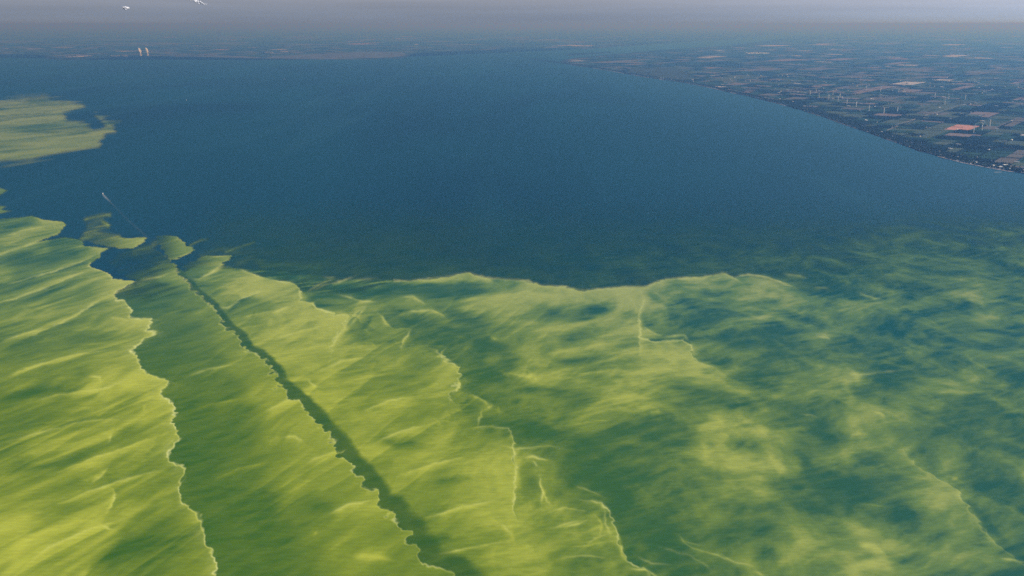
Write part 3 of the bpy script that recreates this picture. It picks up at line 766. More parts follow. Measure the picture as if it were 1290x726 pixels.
    val = np.where(V > 240, (val-.5)*(1.12-.17*right)+.475+.03*right, val)
    val = val+(fine2*.14+fine*.07+fine3*.1)*sstep(.35, 0, val)
    val = np.where(val < .18, .18*np.exp(np.clip(val-.18, -3, 0)/.18*.9), val)
    lowm = sstep(.3, .05, val); val = val+lowm*np.where(V > 240, .05*fine2+.09*fine3+.08*puff_+.05*streak+.04, 0)
    val = np.where(val > .8, .8+.35*(1-np.exp(-np.clip(val-.8, 0, 3)/.35)), val)
    crest = crest*np.where(cov > .3, 1, 0)*(1-.45*sstep(700, 1200, U))
    return val, np.clip(cov, 0, 1), teal, np.clip(crest, 0, 1)

# ---------------------------------------------------------------- water
def body_gloss(t, b, col, nrm, fac, rough):
    """a light-scattering body under a weak rough sheen; returns the shader socket"""
    t.nodes.remove(b); d = t.nodes.new('ShaderNodeBsdfDiffuse'); g = t.nodes.new('ShaderNodeBsdfGlossy'); x = t.nodes.new('ShaderNodeMixShader')
    x.inputs[0].default_value = fac; g.inputs['Roughness'].default_value = rough; t.links.new(col, d.inputs['Color'])
    t.links.new(nrm, d.inputs['Normal']); t.links.new(nrm, g.inputs['Normal'])
    t.links.new(d.outputs[0], x.inputs[1]); t.links.new(g.outputs[0], x.inputs[2]); t.links.new(x.outputs[0], t.nodes['Material Output'].inputs['Surface'])
    return x.outputs[0]
def water_material():
    m = bpy.data.materials.new('lake_water'); m.use_nodes = True; t = m.node_tree; b = t.nodes['Principled BSDF']
    g = t.nodes.new('ShaderNodeNewGeometry')
    def noise(scale, detail, stretch=(1, 1, 1), rot=0.0, dist=0.0):
        mp = t.nodes.new('ShaderNodeMapping'); mp.inputs['Scale'].default_value = stretch; mp.inputs['Rotation'].default_value = (0, 0, rot)
        n = t.nodes.new('ShaderNodeTexNoise'); n.inputs['Scale'].default_value = scale; n.inputs['Detail'].default_value = detail
        n.inputs['Distortion'].default_value = dist
        t.links.new(g.outputs['Position'], mp.inputs['Vector']); t.links.new(mp.outputs[0], n.inputs['Vector']); return n
    a = noise(.00035, 6, (1, .35, 1), R(20), .6)
    r = t.nodes.new('ShaderNodeMapRange'); r.inputs['From Min'].default_value = .35; r.inputs['From Max'].default_value = .68
    t.links.new(a.outputs['Fac'], r.inputs['Value'])
    x = t.nodes.new('ShaderNodeMix'); x.data_type = 'RGBA'
    x.inputs[6].default_value = (.0022, .056, .092, 1); x.inputs[7].default_value = (.0050, .080, .120, 1)
    t.links.new(r.outputs[0], x.inputs[0])
    # paler water colour mixed in towards the eastern shore and the river mouth
    sp = t.nodes.new('ShaderNodeSeparateXYZ'); t.links.new(g.outputs['Position'], sp.inputs[0])
    e1 = t.nodes.new('ShaderNodeMapRange'); e1.interpolation_type = 'SMOOTHSTEP'; e1.inputs['From Min'].default_value = 300; e1.inputs['From Max'].default_value = 8500
    t.links.new(sp.outputs['X'], e1.inputs['Value'])
    xt = t.nodes.new('ShaderNodeMix'); xt.data_type = 'RGBA'; xt.inputs[7].default_value = (.040, .150, .235, 1)
    t.links.new(e1.outputs[0], xt.inputs[0]); t.links.new(x.outputs[2], xt.inputs[6]); x = xt
    # long faint wind lanes
    ln_ = noise(.0011, 5, (1, .07, 1), R(62), 1.2)
    rl = t.nodes.new('ShaderNodeMapRange'); rl.inputs['From Min'].default_value = .58; rl.inputs['From Max'].default_value = .78; rl.inputs['To Max'].default_value = .30
    t.links.new(ln_.outputs['Fac'], rl.inputs['Value'])
    xl = t.nodes.new('ShaderNodeMix'); xl.data_type = 'RGBA'; xl.inputs[7].default_value = (.030, .13, .18, 1)
    t.links.new(rl.outputs[0], xl.inputs[0]); t.links.new(x.outputs[2], xl.inputs[6]); x = xl
    # small scale grain of the chop
    c = noise(.035, 7, (1, .45, 1), R(-30), .3)
    mu = t.nodes.new('ShaderNodeMix'); mu.data_type = 'RGBA'; mu.blend_type = 'MULTIPLY'; mu.inputs[0].default_value = 1
    rr = t.nodes.new('ShaderNodeMapRange'); rr.inputs['To Min'].default_value = .80; rr.inputs['To Max'].default_value = 1.20
    rr.inputs['From Min'].default_value = .3; rr.inputs['From Max'].default_value = .7
    t.links.new(c.outputs['Fac'], rr.inputs['Value']); t.links.new(x.outputs[2], mu.inputs[6]); t.links.new(rr.outputs[0], mu.inputs[7])
    bp = t.nodes.new('ShaderNodeBump'); bp.inputs['Strength'].default_value = .35; bp.inputs['Distance'].default_value = 6
    t.links.new(c.outputs['Fac'], bp.inputs['Height'])
    body_gloss(t, b, mu.outputs[2], bp.outputs[0], .05, .30)
    return m
M['water'] = water_material()
S_ = 404000
wm = mesh_from('water', [(-S_, -18000, 0), (S_, -18000, 0), (S_, S_, 0), (-S_, S_, 0)], [(0, 1, 2, 3)], M['water'])
tag(new_obj('water', wm), kind='structure')

# ---------------------------------------------------------------- algae sheet
COLS = np.unique(np.concatenate([np.arange(-900, -40, 12.), np.arange(-40, 1332, STEP), np.arange(1332, 2100, 12.)]))
ROWS = np.unique(np.concatenate([np.arange(108, 270, STEP), np.arange(270, 732, STEP), np.arange(732, 1130, 10.)]))
UU, VV = np.meshgrid(COLS, ROWS)
val, cov, teal, crest = algae(UU, VV)
XX, YY = unproject(UU, VV)
ny, nx = UU.shape

def algae_material():
    m = bpy.data.materials.new('algae_scum'); m.use_nodes = True; t = m.node_tree; b = t.nodes['Principled BSDF']; out = t.nodes['Material Output']
    def attr(n):
        a = t.nodes.new('ShaderNodeAttribute'); a.attribute_name = n; return a.outputs['Fac']
    def mixc(f, c1, c2):
        x = t.nodes.new('ShaderNodeMix'); x.data_type = 'RGBA'
        if f is not None: t.links.new(f, x.inputs[0])
        for i, c in ((6, c1), (7, c2)):
            if isinstance(c, tuple): x.inputs[i].default_value = (*c, 1)
            else: t.links.new(c, x.inputs[i])
        return x.outputs[2]
    s, k, te = attr('scum'), attr('cover'), attr('teal')
    low = mixc(te, LOW_G, LOW_T)
    mid = mixc(te, MID_G, MID_T)
    high = mixc(te, HIGH_G, HIGH_T)
    r1 = t.nodes.new('ShaderNodeMapRange'); r1.inputs['From Min'].default_value = 0; r1.inputs['From Max'].default_value = .5
    r2 = t.nodes.new('ShaderNodeMapRange'); r2.inputs['From Min'].default_value = .5; r2.inputs['From Max'].default_value = 1.1
    t.links.new(s, r1.inputs['Value']); t.links.new(s, r2.inputs['Value'])
    col = mixc(r2.outputs[0], mixc(r1.outputs[0], low, mid), high)
    col = mixc(attr('crest'), col, CREST)
    g = t.nodes.new('ShaderNodeNewGeometry'); n = t.nodes.new('ShaderNodeTexNoise'); n.inputs['Scale'].default_value = .06; n.inputs['Detail'].default_value = 7
    mp = t.nodes.new('ShaderNodeMapping'); mp.inputs['Rotation'].default_value = (0, 0, R(-40)); mp.inputs['Scale'].default_value = (.35, 1.4, 1)
    t.links.new(g.outputs['Position'], mp.inputs['Vector']); t.links.new(mp.outputs[0], n.inputs['Vector'])
    rr = t.nodes.new('ShaderNodeMapRange'); rr.inputs['From Min'].default_value = .3; rr.inputs['From Max'].default_value = .7; rr.inputs['To Min'].default_value = .90; rr.inputs['To Max'].default_value = 1.10
    t.links.new(n.outputs['Fac'], rr.inputs['Value'])
    mu = t.nodes.new('ShaderNodeMix'); mu.data_type = 'RGBA'; mu.blend_type = 'MULTIPLY'; mu.inputs[0].default_value = 1
    t.links.new(col, mu.inputs[6]); t.links.new(rr.outputs[0], mu.inputs[7])
    bp = t.nodes.new('ShaderNodeBump'); bp.inputs['Strength'].default_value = .12; bp.inputs['Distance'].default_value = 2
    t.links.new(n.outputs['Fac'], bp.inputs['Height']); bs = body_gloss(t, b, mu.outputs[2], bp.outputs[0], .012, .4)
    tr = t.nodes.new('ShaderNodeBsdfTransparent'); ms = t.nodes.new('ShaderNodeMixShader')
    t.links.new(k, ms.inputs[0]); t.links.new(tr.outputs[0], ms.inputs[1]); t.links.new(bs, ms.inputs[2])
    t.links.new(ms.outputs[0], out.inputs['Surface'])
    return m
LOW_G = (.062, .165, .016); LOW_T = (.012, .110, .100)
MID_G = (.250, .335, .026); MID_T = (.135, .255, .098)
CREST = (.84, .86, .30)
HIGH_G = (.62, .65, .070); HIGH_T = (.40, .46, .150)
M['algae'] = algae_material()

def algae_object(name, r0, r1, label, floor=.03, mask=None):
    q = (cov[:-1, :-1] > floor) | (cov[1:, 1:] > floor) | (cov[1:, :-1] > floor) | (cov[:-1, 1:] > floor)
    vm = VV[:-1, :-1]; q &= (vm >= r0) & (vm < r1)
    if mask is not None: q &= mask[:-1, :-1]
    j, i = np.nonzero(q); a = j*nx+i
    quads = np.stack([a, a+nx, a+nx+1, a+1], 1)
    used = np.unique(quads); remap = np.zeros(nx*ny, np.int64); remap[used] = np.arange(len(used))
    co = np.stack([XX.ravel()[used], YY.ravel()[used], np.full(len(used), .4)], 1)
    me = mesh_np(name, co, remap[quads], M['algae'])
    for nm, arr in (('scum', val), ('cover', cov), ('teal', teal), ('crest', crest)):
        at_ = me.attributes.new(nm, 'FLOAT', 'POINT'); at_.data.foreach_set('value', np.clip(arr, 0, 1.2).astype(np.float32).ravel()[used])
    return tag(new_obj(name, me), label, 'algae', kind='stuff')
small = (UU < 145) & (VV < 288) & (VV > 262) & (UU > 96)
algae_object('algae_bloom', 268, 2000, 'vast yellow-green algae bloom in streaks and fronts over the near water', mask=~small)
algae_object('algae_patch', 100, 225, 'pale green algae patch far off at the left edge of the lake')
algae_object('algae_patch', 225, 268, 'small pale algae tongues at the left edge above the main bloom', mask=~small)
algae_object('algae_wisp', 262, 289, 'small loose algae wisp between the boat and the main bloom', mask=small)

# ---------------------------------------------------------------- land
random.seed(7); rng = np.random.RandomState(7)
A1 = R(52)
E1 = np.array([math.cos(A1), math.sin(A1)]); E2 = np.array([math.cos(A1-math.pi/2), math.sin(A1-math.pi/2)])
FAR = 300000
def wpoly(s, extra=()):
    return [tuple(at(u, v).xy) for u, v in P(s)]+list(extra)
EAST = wpoly('1560,330 1420,266 1340,235 1290,219 1268,216 1245,212 1210,205 1180,197 1150,188 1120,177 1095,168 1065,158 1035,147 1005,138 980,131 960,126 940,121 920,117 895,111 870,106 845,102 815,98 787,93 765,89 740,85 715,81.5 708,79.5 706.5,77.5 711,75.5 722,73.5 740,71.5 770,69 800,66 830,63.5 860,61.5 890,59.5 920,57 950,53.5 975,50 1000,46.5 1030,43', [(120000, FAR), (FAR, FAR), (FAR, 5000)])
WEST = wpoly('-600,66 -250,67 0,68.5 30,69 52,69.5 60,72 58,74.5 75,75.5 100,75.5 125,73.5 140,71.5 165,71 200,71 225,71.5 250,72 290,73.5 330,74.5 380,75.5 440,75.3 480,74.6 505,73.6 514,71.5 518,68.5 527,67 560,66 600,64 640,61.5 662,60 690,61 715,60.5 745,61.5 765,60 800,57.5 830,55.5 860,53.5 890,51.5 920,49.5 950,46.5 975,44 1000,41.5', [(90000, FAR), (-FAR, FAR)])
ISLE = wpoly('712,69.5 718,68 735,67.2 760,66.2 772,65.8 770,67 750,68.3 730,69.6 716,70.4')
ISLE2 = wpoly('648,61.5 660,60.8 676,60.9 674,61.9 655,62.4')

def rough_poly(poly, step=160, amp=22, lim=60000):
    out = []; n = len(poly)
    for i in range(n):
        a = np.array(poly[i]); b = np.array(poly[(i+1) % n]); L = np.linalg.norm(b-a); out.append(tuple(a))
        if L > 30000 or a[1] > lim: continue
        k = int(L/step); d = (b-a)/max(L, 1); nn = np.array([-d[1], d[0]])
        for j in range(1, k):
            p = a+(b-a)*j/k; o = (random.random()-.5)*2*amp+math.sin(j*.7)*amp*.6; out.append(tuple(p+nn*o))
    return out

def land_sheet(name, poly, z=2.5):
    bm = bmesh.new(); vs = [bm.verts.new((x, y, z)) for x, y in poly]
    f = bm.faces.new(vs)
    if f.normal.z < 0: f.normal_flip()
    lo = [bm.verts.new((x, y, -1)) for x, y in poly]
    n = len(vs); ex = []
    for i in range(n):
        q = bm.faces.new((vs[i], vs[(i+1) % n], lo[(i+1) % n], lo[i])); q.material_index = 1
    bmesh.ops.triangulate(bm, faces=[f])
    bmesh.ops.recalc_face_normals(bm, faces=bm.faces)
    me = bpy.data.meshes.new(name); bm.to_mesh(me); bm.free()
    me.materials.append(M['land']); me.materials.append(M['shore'])
    return tag(new_obj(name, me), kind='structure')
EASTR = rough_poly(EAST); WESTR = rough_poly(WEST, 300, 40); 
east = land_sheet('farmland', EASTR); west = land_sheet('far_shore', WESTR)
land_sheet('island', rough_poly(ISLE, 200, 15)); land_sheet('island', rough_poly(ISLE2, 200, 15))

def inside(poly, x, y):
    x = np.atleast_1d(x); y = np.atleast_1d(y); r = np.zeros(x.shape, bool); n = len(poly)
    for i in range(n):
        (ax, ay), (bx, by) = poly[i], poly[(i+1) % n]
        if ay != by: r ^= ((ay > y) != (by > y)) & (x < (bx-ax)*(y-ay)/(by-ay)+ax)
    return r

CROPS = ['crop', 'crop2', 'wood', 'olive', 'stubble', 'bare', 'pale', 'salmon']
def parcels(poly, area, lot, zz, probs, seed, ymax):
    """splits a rotated lot grid into field rectangles: rows of (s0, s1, t0, t1, kind)"""
    rs = np.random.RandomState(seed); out = []
    x0, x1, y0, y1 = area
    cs = [np.dot(E1, c) for c in ((x0, y0), (x1, y0), (x0, y1), (x1, y1))]; ct = [np.dot(E2, c) for c in ((x0, y0), (x1, y0), (x0, y1), (x1, y1))]
    Ls, Lt = lot
    for i in range(int(min(cs)//Ls), int(max(cs)//Ls)+1):
        for j in range(int(min(ct)//Lt), int(max(ct)//Lt)+1):
            s0, s1, t0, t1 = i*Ls+9, (i+1)*Ls-9, j*Lt+5, (j+1)*Lt-5
            c = E1*(s0+s1)/2+E2*(t0+t1)/2
            if not (x0 < c[0] < x1 and y0 < c[1] < y1): continue
            rects = [(s0, s1, t0, t1)]
            for _ in range(rs.randint(1, 4)):
                k = rs.randint(len(rects)); a, b, e, f = rects.pop(k); g = rs.uniform(.3, .7)
                if (b-a) > 1.6*(f-e) or rs.rand() < .35: m = a+(b-a)*g; rects += [(a, m-4, e, f), (m+4, b, e, f)]
                else: m = e+(f-e)*g; rects += [(a, b, e, m-3), (a, b, m+3, f)]
            for r in rects:
                kind = rs.choice(len(CROPS), p=probs); out.append((*r, kind))
    res = []
    P0 = np.array([[E1*s+E2*t for s, t in ((a, e), (b, e), (b, f), (a, f))] for a, b, e, f, k in out])
    ok = np.ones(len(out), bool)
    for q in range(4): ok &= inside(poly, P0[:, q, 0], P0[:, q, 1])
    ok &= P0[:, :, 1].max(1) < ymax
    return [(P0[i], out[i][4]) for i in np.nonzero(ok)[0]]

pr_near = [.27, .22, .15, .22, .10, .03, .009, .001]
pr_far = [.27, .30, .19, .12, .09, .02, .009, .001]
near = parcels(EAST, (0, 30000, 8000, 34000), (900, 420), 0, pr_near, 3, 34000)
near += parcels(EAST, (0, 60000, 34000, 62000), (1500, 700), 0, pr_far, 4, 62000)
farp = parcels(EAST, (10000, 110000, 62000, 120000), (3600, 2400), 0, pr_far, 5, 120000)
wst = parcels(WEST, (-45000, 60000, 34000, 66000), (1500, 800), 0, pr_far, 6, 66000)
wst += parcels(WEST, (-80000, 70000, 66000, 120000), (3600, 2400), 0, pr_far, 8, 120000)
# wedge seen by the camera (with a margin)
def seen(c, mar=1.25): return abs(c[0]) < c[1]*.5775*mar+800 and c[1] > 4000
near = [q for q in near if seen(q[0].mean(0))]; farp = [q for q in farp if seen(q[0].mean(0))]; wst = [q for q in wst if seen(q[0].mean(0))]
near.sort(key=lambda q: (0 if seen(q[0].mean(0), 1.0) else 1, np.linalg.norm(q[0].mean(0))))
def field_mesh(c, kind, z=3.4, h=1.0):
    cc = c.mean(0); v = [(*(p-cc), 0) for p in c]+[(*(p-cc), -h) for p in c]
    f = [(0, 1, 2, 3), (0, 4, 5, 1), (1, 5, 6, 2), (2, 6, 7, 3), (3, 7, 4, 0)]
    me = mesh_from('field', v, f, M[CROPS[kind]]); 
    if me.polygons[0].normal.z < 0: me.flip_normals()
    return me, (cc[0], cc[1], z)
# fields placed by hand: u, v, half width px, half height px, kind
HAND = [(1212, 161.3, 17, 3.6, 7), (1213, 110.8, 12, 3.0, 5), (1145, 105, 16, 2.0, 6), (1101, 112.5, 17, 4, 5), (1030, 109, 13, 2.8, 5), (1066, 110, 11, 2.4, 4), (1112, 124, 18, 3.0, 4),
        (1283, 195, 14, 6, 4), (1205, 70.6, 13, 1.3, 6), (1284, 103.5, 10, 2.6, 5), (1150, 88, 24, 1.8, 4), (1130, 80, 12, 1.6, 5), (1278, 154, 16, 6, 4), (1188, 134, 30, 7, 3), (1148, 150, 26, 7, 3),
        (1168, 168, 22, 6, 3), (1190, 180, 11, 3.0, 3), (1030, 87, 18, 1.6, 4), (1080, 96, 20, 2.2, 4), (1012, 112, 14, 2.6, 4), (1230, 100, 16, 2.6, 3), (1290, 124, 12, 3, 5), (960, 88, 22, 2.2, 4), (930, 98, 22, 3, 3),
        (870, 92, 20, 3.6, 3), (845, 90, 14, 2.6, 3), (775, 78, 20, 1.6, 4), (850, 78.5, 10, 1.6, 4), (1100, 66, 18, 1.1, 3), (1060, 63, 20, .9, 4), (1240, 92, 22, 1.6, 4), (990, 76, 18, 1.4, 5), (1060, 75, 16, 1.4, 5),
        (1120, 133, 12, 3, 3), (1250, 135, 24, 6, 2), (1090, 140, 14, 4, 0), (1230, 178, 24, 7, 1), (985, 120, 10, 3, 3), (897, 72, 12, .9, 6), (900, 86, 6, 1, 5), (1000, 103, 12, 2, 3), (1175, 143, 18, 1.6, 4)]
hand = []
for u, v, hw, hh, kind in HAND:
    c = np.array(at(u, v).xy); m = mpp(v); a_ = hw*m
    dv = float(unproject(u, v-hh)[1]-unproject(u, v+hh)[1])/2
    s = max(60, dv/math.sin(A1)*.85); t_ = max(60, (a_-abs(s*math.cos(A1))*.25)/math.cos(math.pi/2-A1))*.9
    hand.append((np.array([c+E1*x*s+E2*y*t_ for x, y in ((-1, -1), (1, -1), (1, 1), (-1, 1))]), kind))
NF = 300-len(hand)
for c, kind in hand:
    me, l = field_mesh(c, kind, 4.6, 2.1); new_obj('field', me, east, l)
for c, kind in near[:NF]:
    me, l = field_mesh(c, kind); new_obj('field', me, east, l)
def join_fields(name, lst, parent):
    v = np.concatenate([np.concatenate([c, np.full((4, 1), 3.4)], 1) for c, k in lst]); n = len(lst)
    q = np.arange(4*n).reshape(n, 4)
    c0 = lst[0][0]
    if np.cross(c0[1]-c0[0], c0[2]-c0[1]) < 0: q = q[:, ::-1]
    me = mesh_np(name, v, q, [M[k] for k in CROPS], [k for c, k in lst]); o = new_obj(name, me, parent); o['kind'] = 'stuff'
join_fields('field_patchwork', near[NF:]+farp, east)
join_fields('field_patchwork', wst, west)
# marsh and flats along the far shore
def patch(px, z, m, parent, name):
    pts = [at(u, v) for u, v in P(px)]; c = sum(pts, Vector())/len(pts)
    me = mesh_from(name, [(p.x-c.x, p.y-c.y, 0) for p in pts], [tuple(range(len(pts)))], M[m])
    if me.polygons[0].normal.z < 0: me.flip_normals()
    return new_obj(name, me, parent, (c.x, c.y, z))
M['flat'] = mat('marsh_flat', (.12, .125, .13), var=.35, scale=.0015)
M['meadow'] = mat('meadow', (.060, .080, .055), var=.25, scale=.002)
patch('332,73.6 345,71 400,68.5 430,66.5 470,65 500,65.5 512,68 508,71 490,72.8 440,74 380,74.4', 5, 'flat', west, 'marsh')
patch('200,70.2 215,68.4 250,69.2 300,70.8 330,72.5 325,73.6 280,72.6 230,70.9', 5, 'flat', west, 'marsh')
patch('4,69.6 30,69.9 50,70.6 54,72.6 40,73 2,71.4', .6, 'flat', west, 'marsh')
patch('795,85 815,86.5 838,84 852,87 865,91 872,97 862,101.5 840,98 812,94.5 792,91', 5.4, 'meadow', east, 'meadow')

# roads
def road(p0, p1, wd=13, z=4.9):
    a = np.array(p0); b = np.array(p1); d = (b-a)/np.linalg.norm(b-a); n = np.array([-d[1], d[0]])*wd/2
    me = mesh_from('road', [(*(a-n), z), (*(b-n), z), (*(b+n), z), (*(a+n), z)], [(0, 1, 2, 3)], M['road'])
    if me.polygons[0].normal.z < 0: me.flip_normals()
    return tag(new_obj('road', me), kind='structure')
def shore_pt(i): return np.array(EAST[i])
road(at(1095, 168-3).xy+Vector((250, 0)), at(1172, 143).xy, 22); road(at(1124, 159).xy, at(1225, 128).xy, 14)
for k in range(9):
    t0 = 3500+k*620*3; s = None
    base = E2*(round(t0/620)*620)
    ss = np.arange(4000, 30000, 100.); pts = base[None]+E1[None]*ss[:, None]
    ok = inside(EAST, pts[:, 0], pts[:, 1]) & (pts[:, 1] < 30000)
    if ok.sum() < 10: continue
    i0 = np.nonzero(ok)[0]; road(pts[i0[0]]+E1*150, pts[i0[-1]], 12)
for k in range(6):
    s0 = 1150*(11+k*2); tt = np.arange(-3000, 16000, 100.); pts = E1[None]*s0+E2[None]*tt[:, None]
    ok = inside(EAST, pts[:, 0], pts[:, 1]) & (np.abs(pts[:, 0]) < pts[:, 1]*.7)
    if ok.sum() < 10: continue
    i0 = np.nonzero(ok)[0]; road(pts[i0[0]]+E2*150, pts[i0[-1]], 11, 5.1)

# ---------------------------------------------------------------- shoreline walk
SH = [np.array(at(u, v).xy) for u, v in P('1420,266 1340,235 1290,219 1268,216 1245,212 1210,205 1180,197 1150,188 1120,177 1095,168 1065,158 1035,147 1005,138 980,131 960,126 940,121 920,117 895,111 870,106 845,102 815,98 787,93 765,89 740,85 715,81.5')]
SL = np.concatenate([[0], np.cumsum([np.linalg.norm(b-a) for a, b in zip(SH[:-1], SH[1:])])])
def along(s, off):
    i = min(len(SH)-2, max(0, int(np.searchsorted(SL, s)-1))); a, b = SH[i], SH[i+1]; d = (b-a)/np.linalg.norm(b-a)
    n = np.array([d[1], -d[0]]); return a+d*(s-SL[i])+n*off, math.atan2(d[1], d[0])

bt = [along(q, 14)[0] for q in np.arange(0, SL[-1], 200.)]; bo = [along(q, 230+60*math.sin(q/400)+40*math.sin(q/170))[0] for q in np.arange(0, SL[-1], 200.)]
vb = [(*p, 5.3) for p in bt]+[(*p, 5.3) for p in bo]; nb = len(bt)
me = mesh_from('shore_belt', vb, [(i, i+1, nb+i+1, nb+i) for i in range(nb-1)], M['wood'])
if me.polygons[0].normal.z < 0: me.flip_normals()
new_obj('shore_belt', me, east)
rb = random.Random(4); q = 0
while q < SL[-1]-400:
    ln = rb.uniform(120, 700)
    if rb.random() < .6:
        a = [along(q+k*ln/6, rb.uniform(-6, 0))[0] for k in range(7)]; b_ = [along(q+k*ln/6, rb.uniform(10, 18))[0] for k in range(7)]
        me = mesh_from('beach', [(*p, 3.0) for p in a]+[(*p, 5.6) for p in b_], [(i, i+1, 8+i, 7+i) for i in range(6)], M['pale' if rb.random() < .5 else 'shore'])
        if me.polygons[0].normal.z < 0: me.flip_normals()
        new_obj('beach', me, east)
    q += ln
# ---------------------------------------------------------------- houses by the shore and farm buildings
def house_mesh(kind, wall, roof, L=15, Wd=10, hh=5, rh=3.5):
    b = MB(); b.box(-L/2, L/2, -Wd/2, Wd/2, -1.5, hh, 0); b.gable(-L/2, L/2, -Wd/2, Wd/2, hh, hh+rh, 1)
    if kind == 1: b.box(-L/2-6, -L/2-.05, -Wd/3, Wd/3, -1.5, 3, 0); b.gable(-L/2-6, -L/2-.7, -Wd/3, Wd/3, 3, 5, 1, .3)
    if kind == 2: b.box(L*.1, L*.4, -Wd/2-5, -Wd/2-.05, -1.5, 3.4, 0, 0); b.box(L*.1-.4, L*.4+.4, -Wd/2-5.4, -Wd/2-.62, 3.41, 3.9, 1)
    b.box(L*.2, L*.2+1.2, .6, 1.8, hh+1, hh+rh+1.2, 2)
    for k in (-.3, .1): b.box(L*k, L*k+1.6, -Wd/2-.06, -Wd/2+.1, 1, 2.8, 3)
    return b.mesh('house', [wall, roof, M['wall2'], M['dark']])
HM = [house_mesh(k % 3, w_, r_, L=18+2*k % 7, Wd=13+k % 3) for k, (w_, r_) in enumerate([(M['wall'], M['roof']), (M['white'], M['roof2']), (M['wall2'], M['roof']), (M['wall'], M['roof3']), (M['white'], M['roof']), (M['wall'], M['roof2'])])]
def seen_pt(p): return abs(p[0]) < p[1]*.5775+20
HL = ['small beige house with a dark roof', 'white garage house with a pale roof', 'brown brick house with a dark roof', 'beige house with a brown roof', 'white house with a dark roof', 'beige house with a pale roof']
def to_uv(p):
    x, y, z = p[0], p[1], 4-H; d = y*math.cos(PITCH)-z*math.sin(PITCH); return 645+F*x/d, 363-F*(y*math.sin(PITCH)+z*math.cos(PITCH))/d
def where(p):
    u, v = to_uv(p)
    if u > 1245: return 'around the white waterfront sheds'
    if u > 1205: return 'left of the waterfront sheds'
    if u > 1160: return 'below the salmon-coloured field'
    if u > 1120: return 'left of the salmon-coloured field'
    if u > 1070: return 'below the pale road strip'
    return 'below the front row of wind turbines' if u > 1000 else 'towards the tip of the land'
houses = []
s = 0
while s < 24000:
    s += random.uniform(14, 42)
    rows = (28, 75, 130, 190) if s < 9500 else (30, 85)
    for off in rows:
        if random.random() < (.75 if off < 50 else .42):
            p, a = along(s+random.uniform(-8, 8), off+random.uniform(-9, 9)); houses.append((p, a+R(random.uniform(-12, 12))+(math.pi/2 if random.random() < .3 else 0)))
houses = [h for h in houses if seen_pt(h[0])]
houses.sort(key=lambda h: np.linalg.norm(h[0]))
for i, (p, a) in enumerate(houses[:300]):
    hk = random.choice([0, 1, 1, 2, 3, 5, 4, 5]); o = new_obj('house', HM[hk], None, (p[0], p[1], 4), a)
    tag(o, f'{HL[hk]} among shore trees, {where(p)}', 'house', 'houses along the lake shore')
def merge(name, items, mats_of):
    """items: (mesh, location, rz, scale)"""
    V_, Fc, MI, off, sl = [], [], [], 0, []
    for me, loc, rz, sc in items:
        n = len(me.vertices); co = np.empty(n*3, np.float32); me.vertices.foreach_get('co', co); co = co.reshape(n, 3)*np.array(sc)
        c_, s_ = math.cos(rz), math.sin(rz); co = np.stack([co[:, 0]*c_-co[:, 1]*s_+loc[0], co[:, 0]*s_+co[:, 1]*c_+loc[1], co[:, 2]+loc[2]], 1)
        me.calc_loop_triangles(); tr = np.empty(len(me.loop_triangles)*3, np.int32); me.loop_triangles.foreach_get('vertices', tr)
        ti = np.empty(len(me.loop_triangles), np.int32); me.loop_triangles.foreach_get('material_index', ti)
        mp = np.array([mats_of.index(m.name) for m in me.materials])
        V_.append(co); Fc.append(tr.reshape(-1, 3)+off); MI.append(mp[ti]); off += n
    return mesh_np(name, np.concatenate(V_), np.concatenate(Fc), [bpy.data.materials[q] for q in mats_of], np.concatenate(MI))
far_h = [(random.choice(HM), (p[0], p[1], 4), a, (1, 1, 1)) for p, a in houses[300:]]
hm_names = [m.name for m in (M['wall'], M['white'], M['wall2'], M['roof'], M['roof2'], M['roof3'], M['dark'])]
tag(new_obj('distant_houses', merge('distant_houses', far_h, hm_names)), 'far rows of shore houses shrinking towards the tip of the land', 'houses', kind='stuff')

# barns and silos on the farms
def barn_mesh(L, Wd, roof, silo):
    b = MB(); b.box(-L/2, L/2, -Wd/2, Wd/2, -1.5, 6, 0); b.gable(-L/2, L/2, -Wd/2, Wd/2, 6, 10.5, 1, .8)
    b.box(-L/2-.08, -L/2+.2, -2.5, 2.5, 0, 4.5, 2)
    if silo: b.lathe([(3.4, -1), (3.4, 15), (2.4, 17.5), (.2, 18.6)], 10, 3, L/2+6, 2)
    return b.mesh('barn', [M['wall'], roof, M['dark'], M['concrete']])
BM = [barn_mesh(42, 20, M['roof2'], 1), barn_mesh(60, 24, M['white'], 0), barn_mesh(34, 16, M['roof'], 1), barn_mesh(50, 18, M['roof2'], 0)]
BLB = ['pale-roofed barn with a silo', 'long white-roofed barn', 'small dark-roofed barn with a silo', 'narrow pale-roofed barn']
def farm_where(p):
    u, v = to_uv(p)
    a = 'far right' if u > 1200 else 'right' if u > 1100 else 'middle' if u > 950 else 'left'
    b = 'before the salmon field' if v > 165 else 'level with the salmon field' if v > 145 else 'among the wind turbines' if v > 112 else 'behind the wind turbines' if v > 90 else 'far inland'
    return f'{b}, {a}'
barns = []
for c, k in near[:900]:
    if random.random() < .28:
        p = c[random.randrange(4)]*.93+c.mean(0)*.07
        if seen_pt(p) and p[1] < 34000: barns.append(p)
for u, v in ((1228, 130), (1090, 152), (1190, 123), (1249, 113), (1211, 144), (1097, 125), (1067, 115), (1186, 110), (1040, 92), (1018, 92), (1255, 134), (1280, 107), (1237, 153), (1160, 134), (1050, 107), (1183, 136), (1290, 107), (1006, 81)):
    barns.append(np.array(at(u, v).xy)); barns.append(np.array(at(u+1.5, v+.4).xy))
barns.sort(key=lambda p: np.linalg.norm(p)); barns = barns[:290]
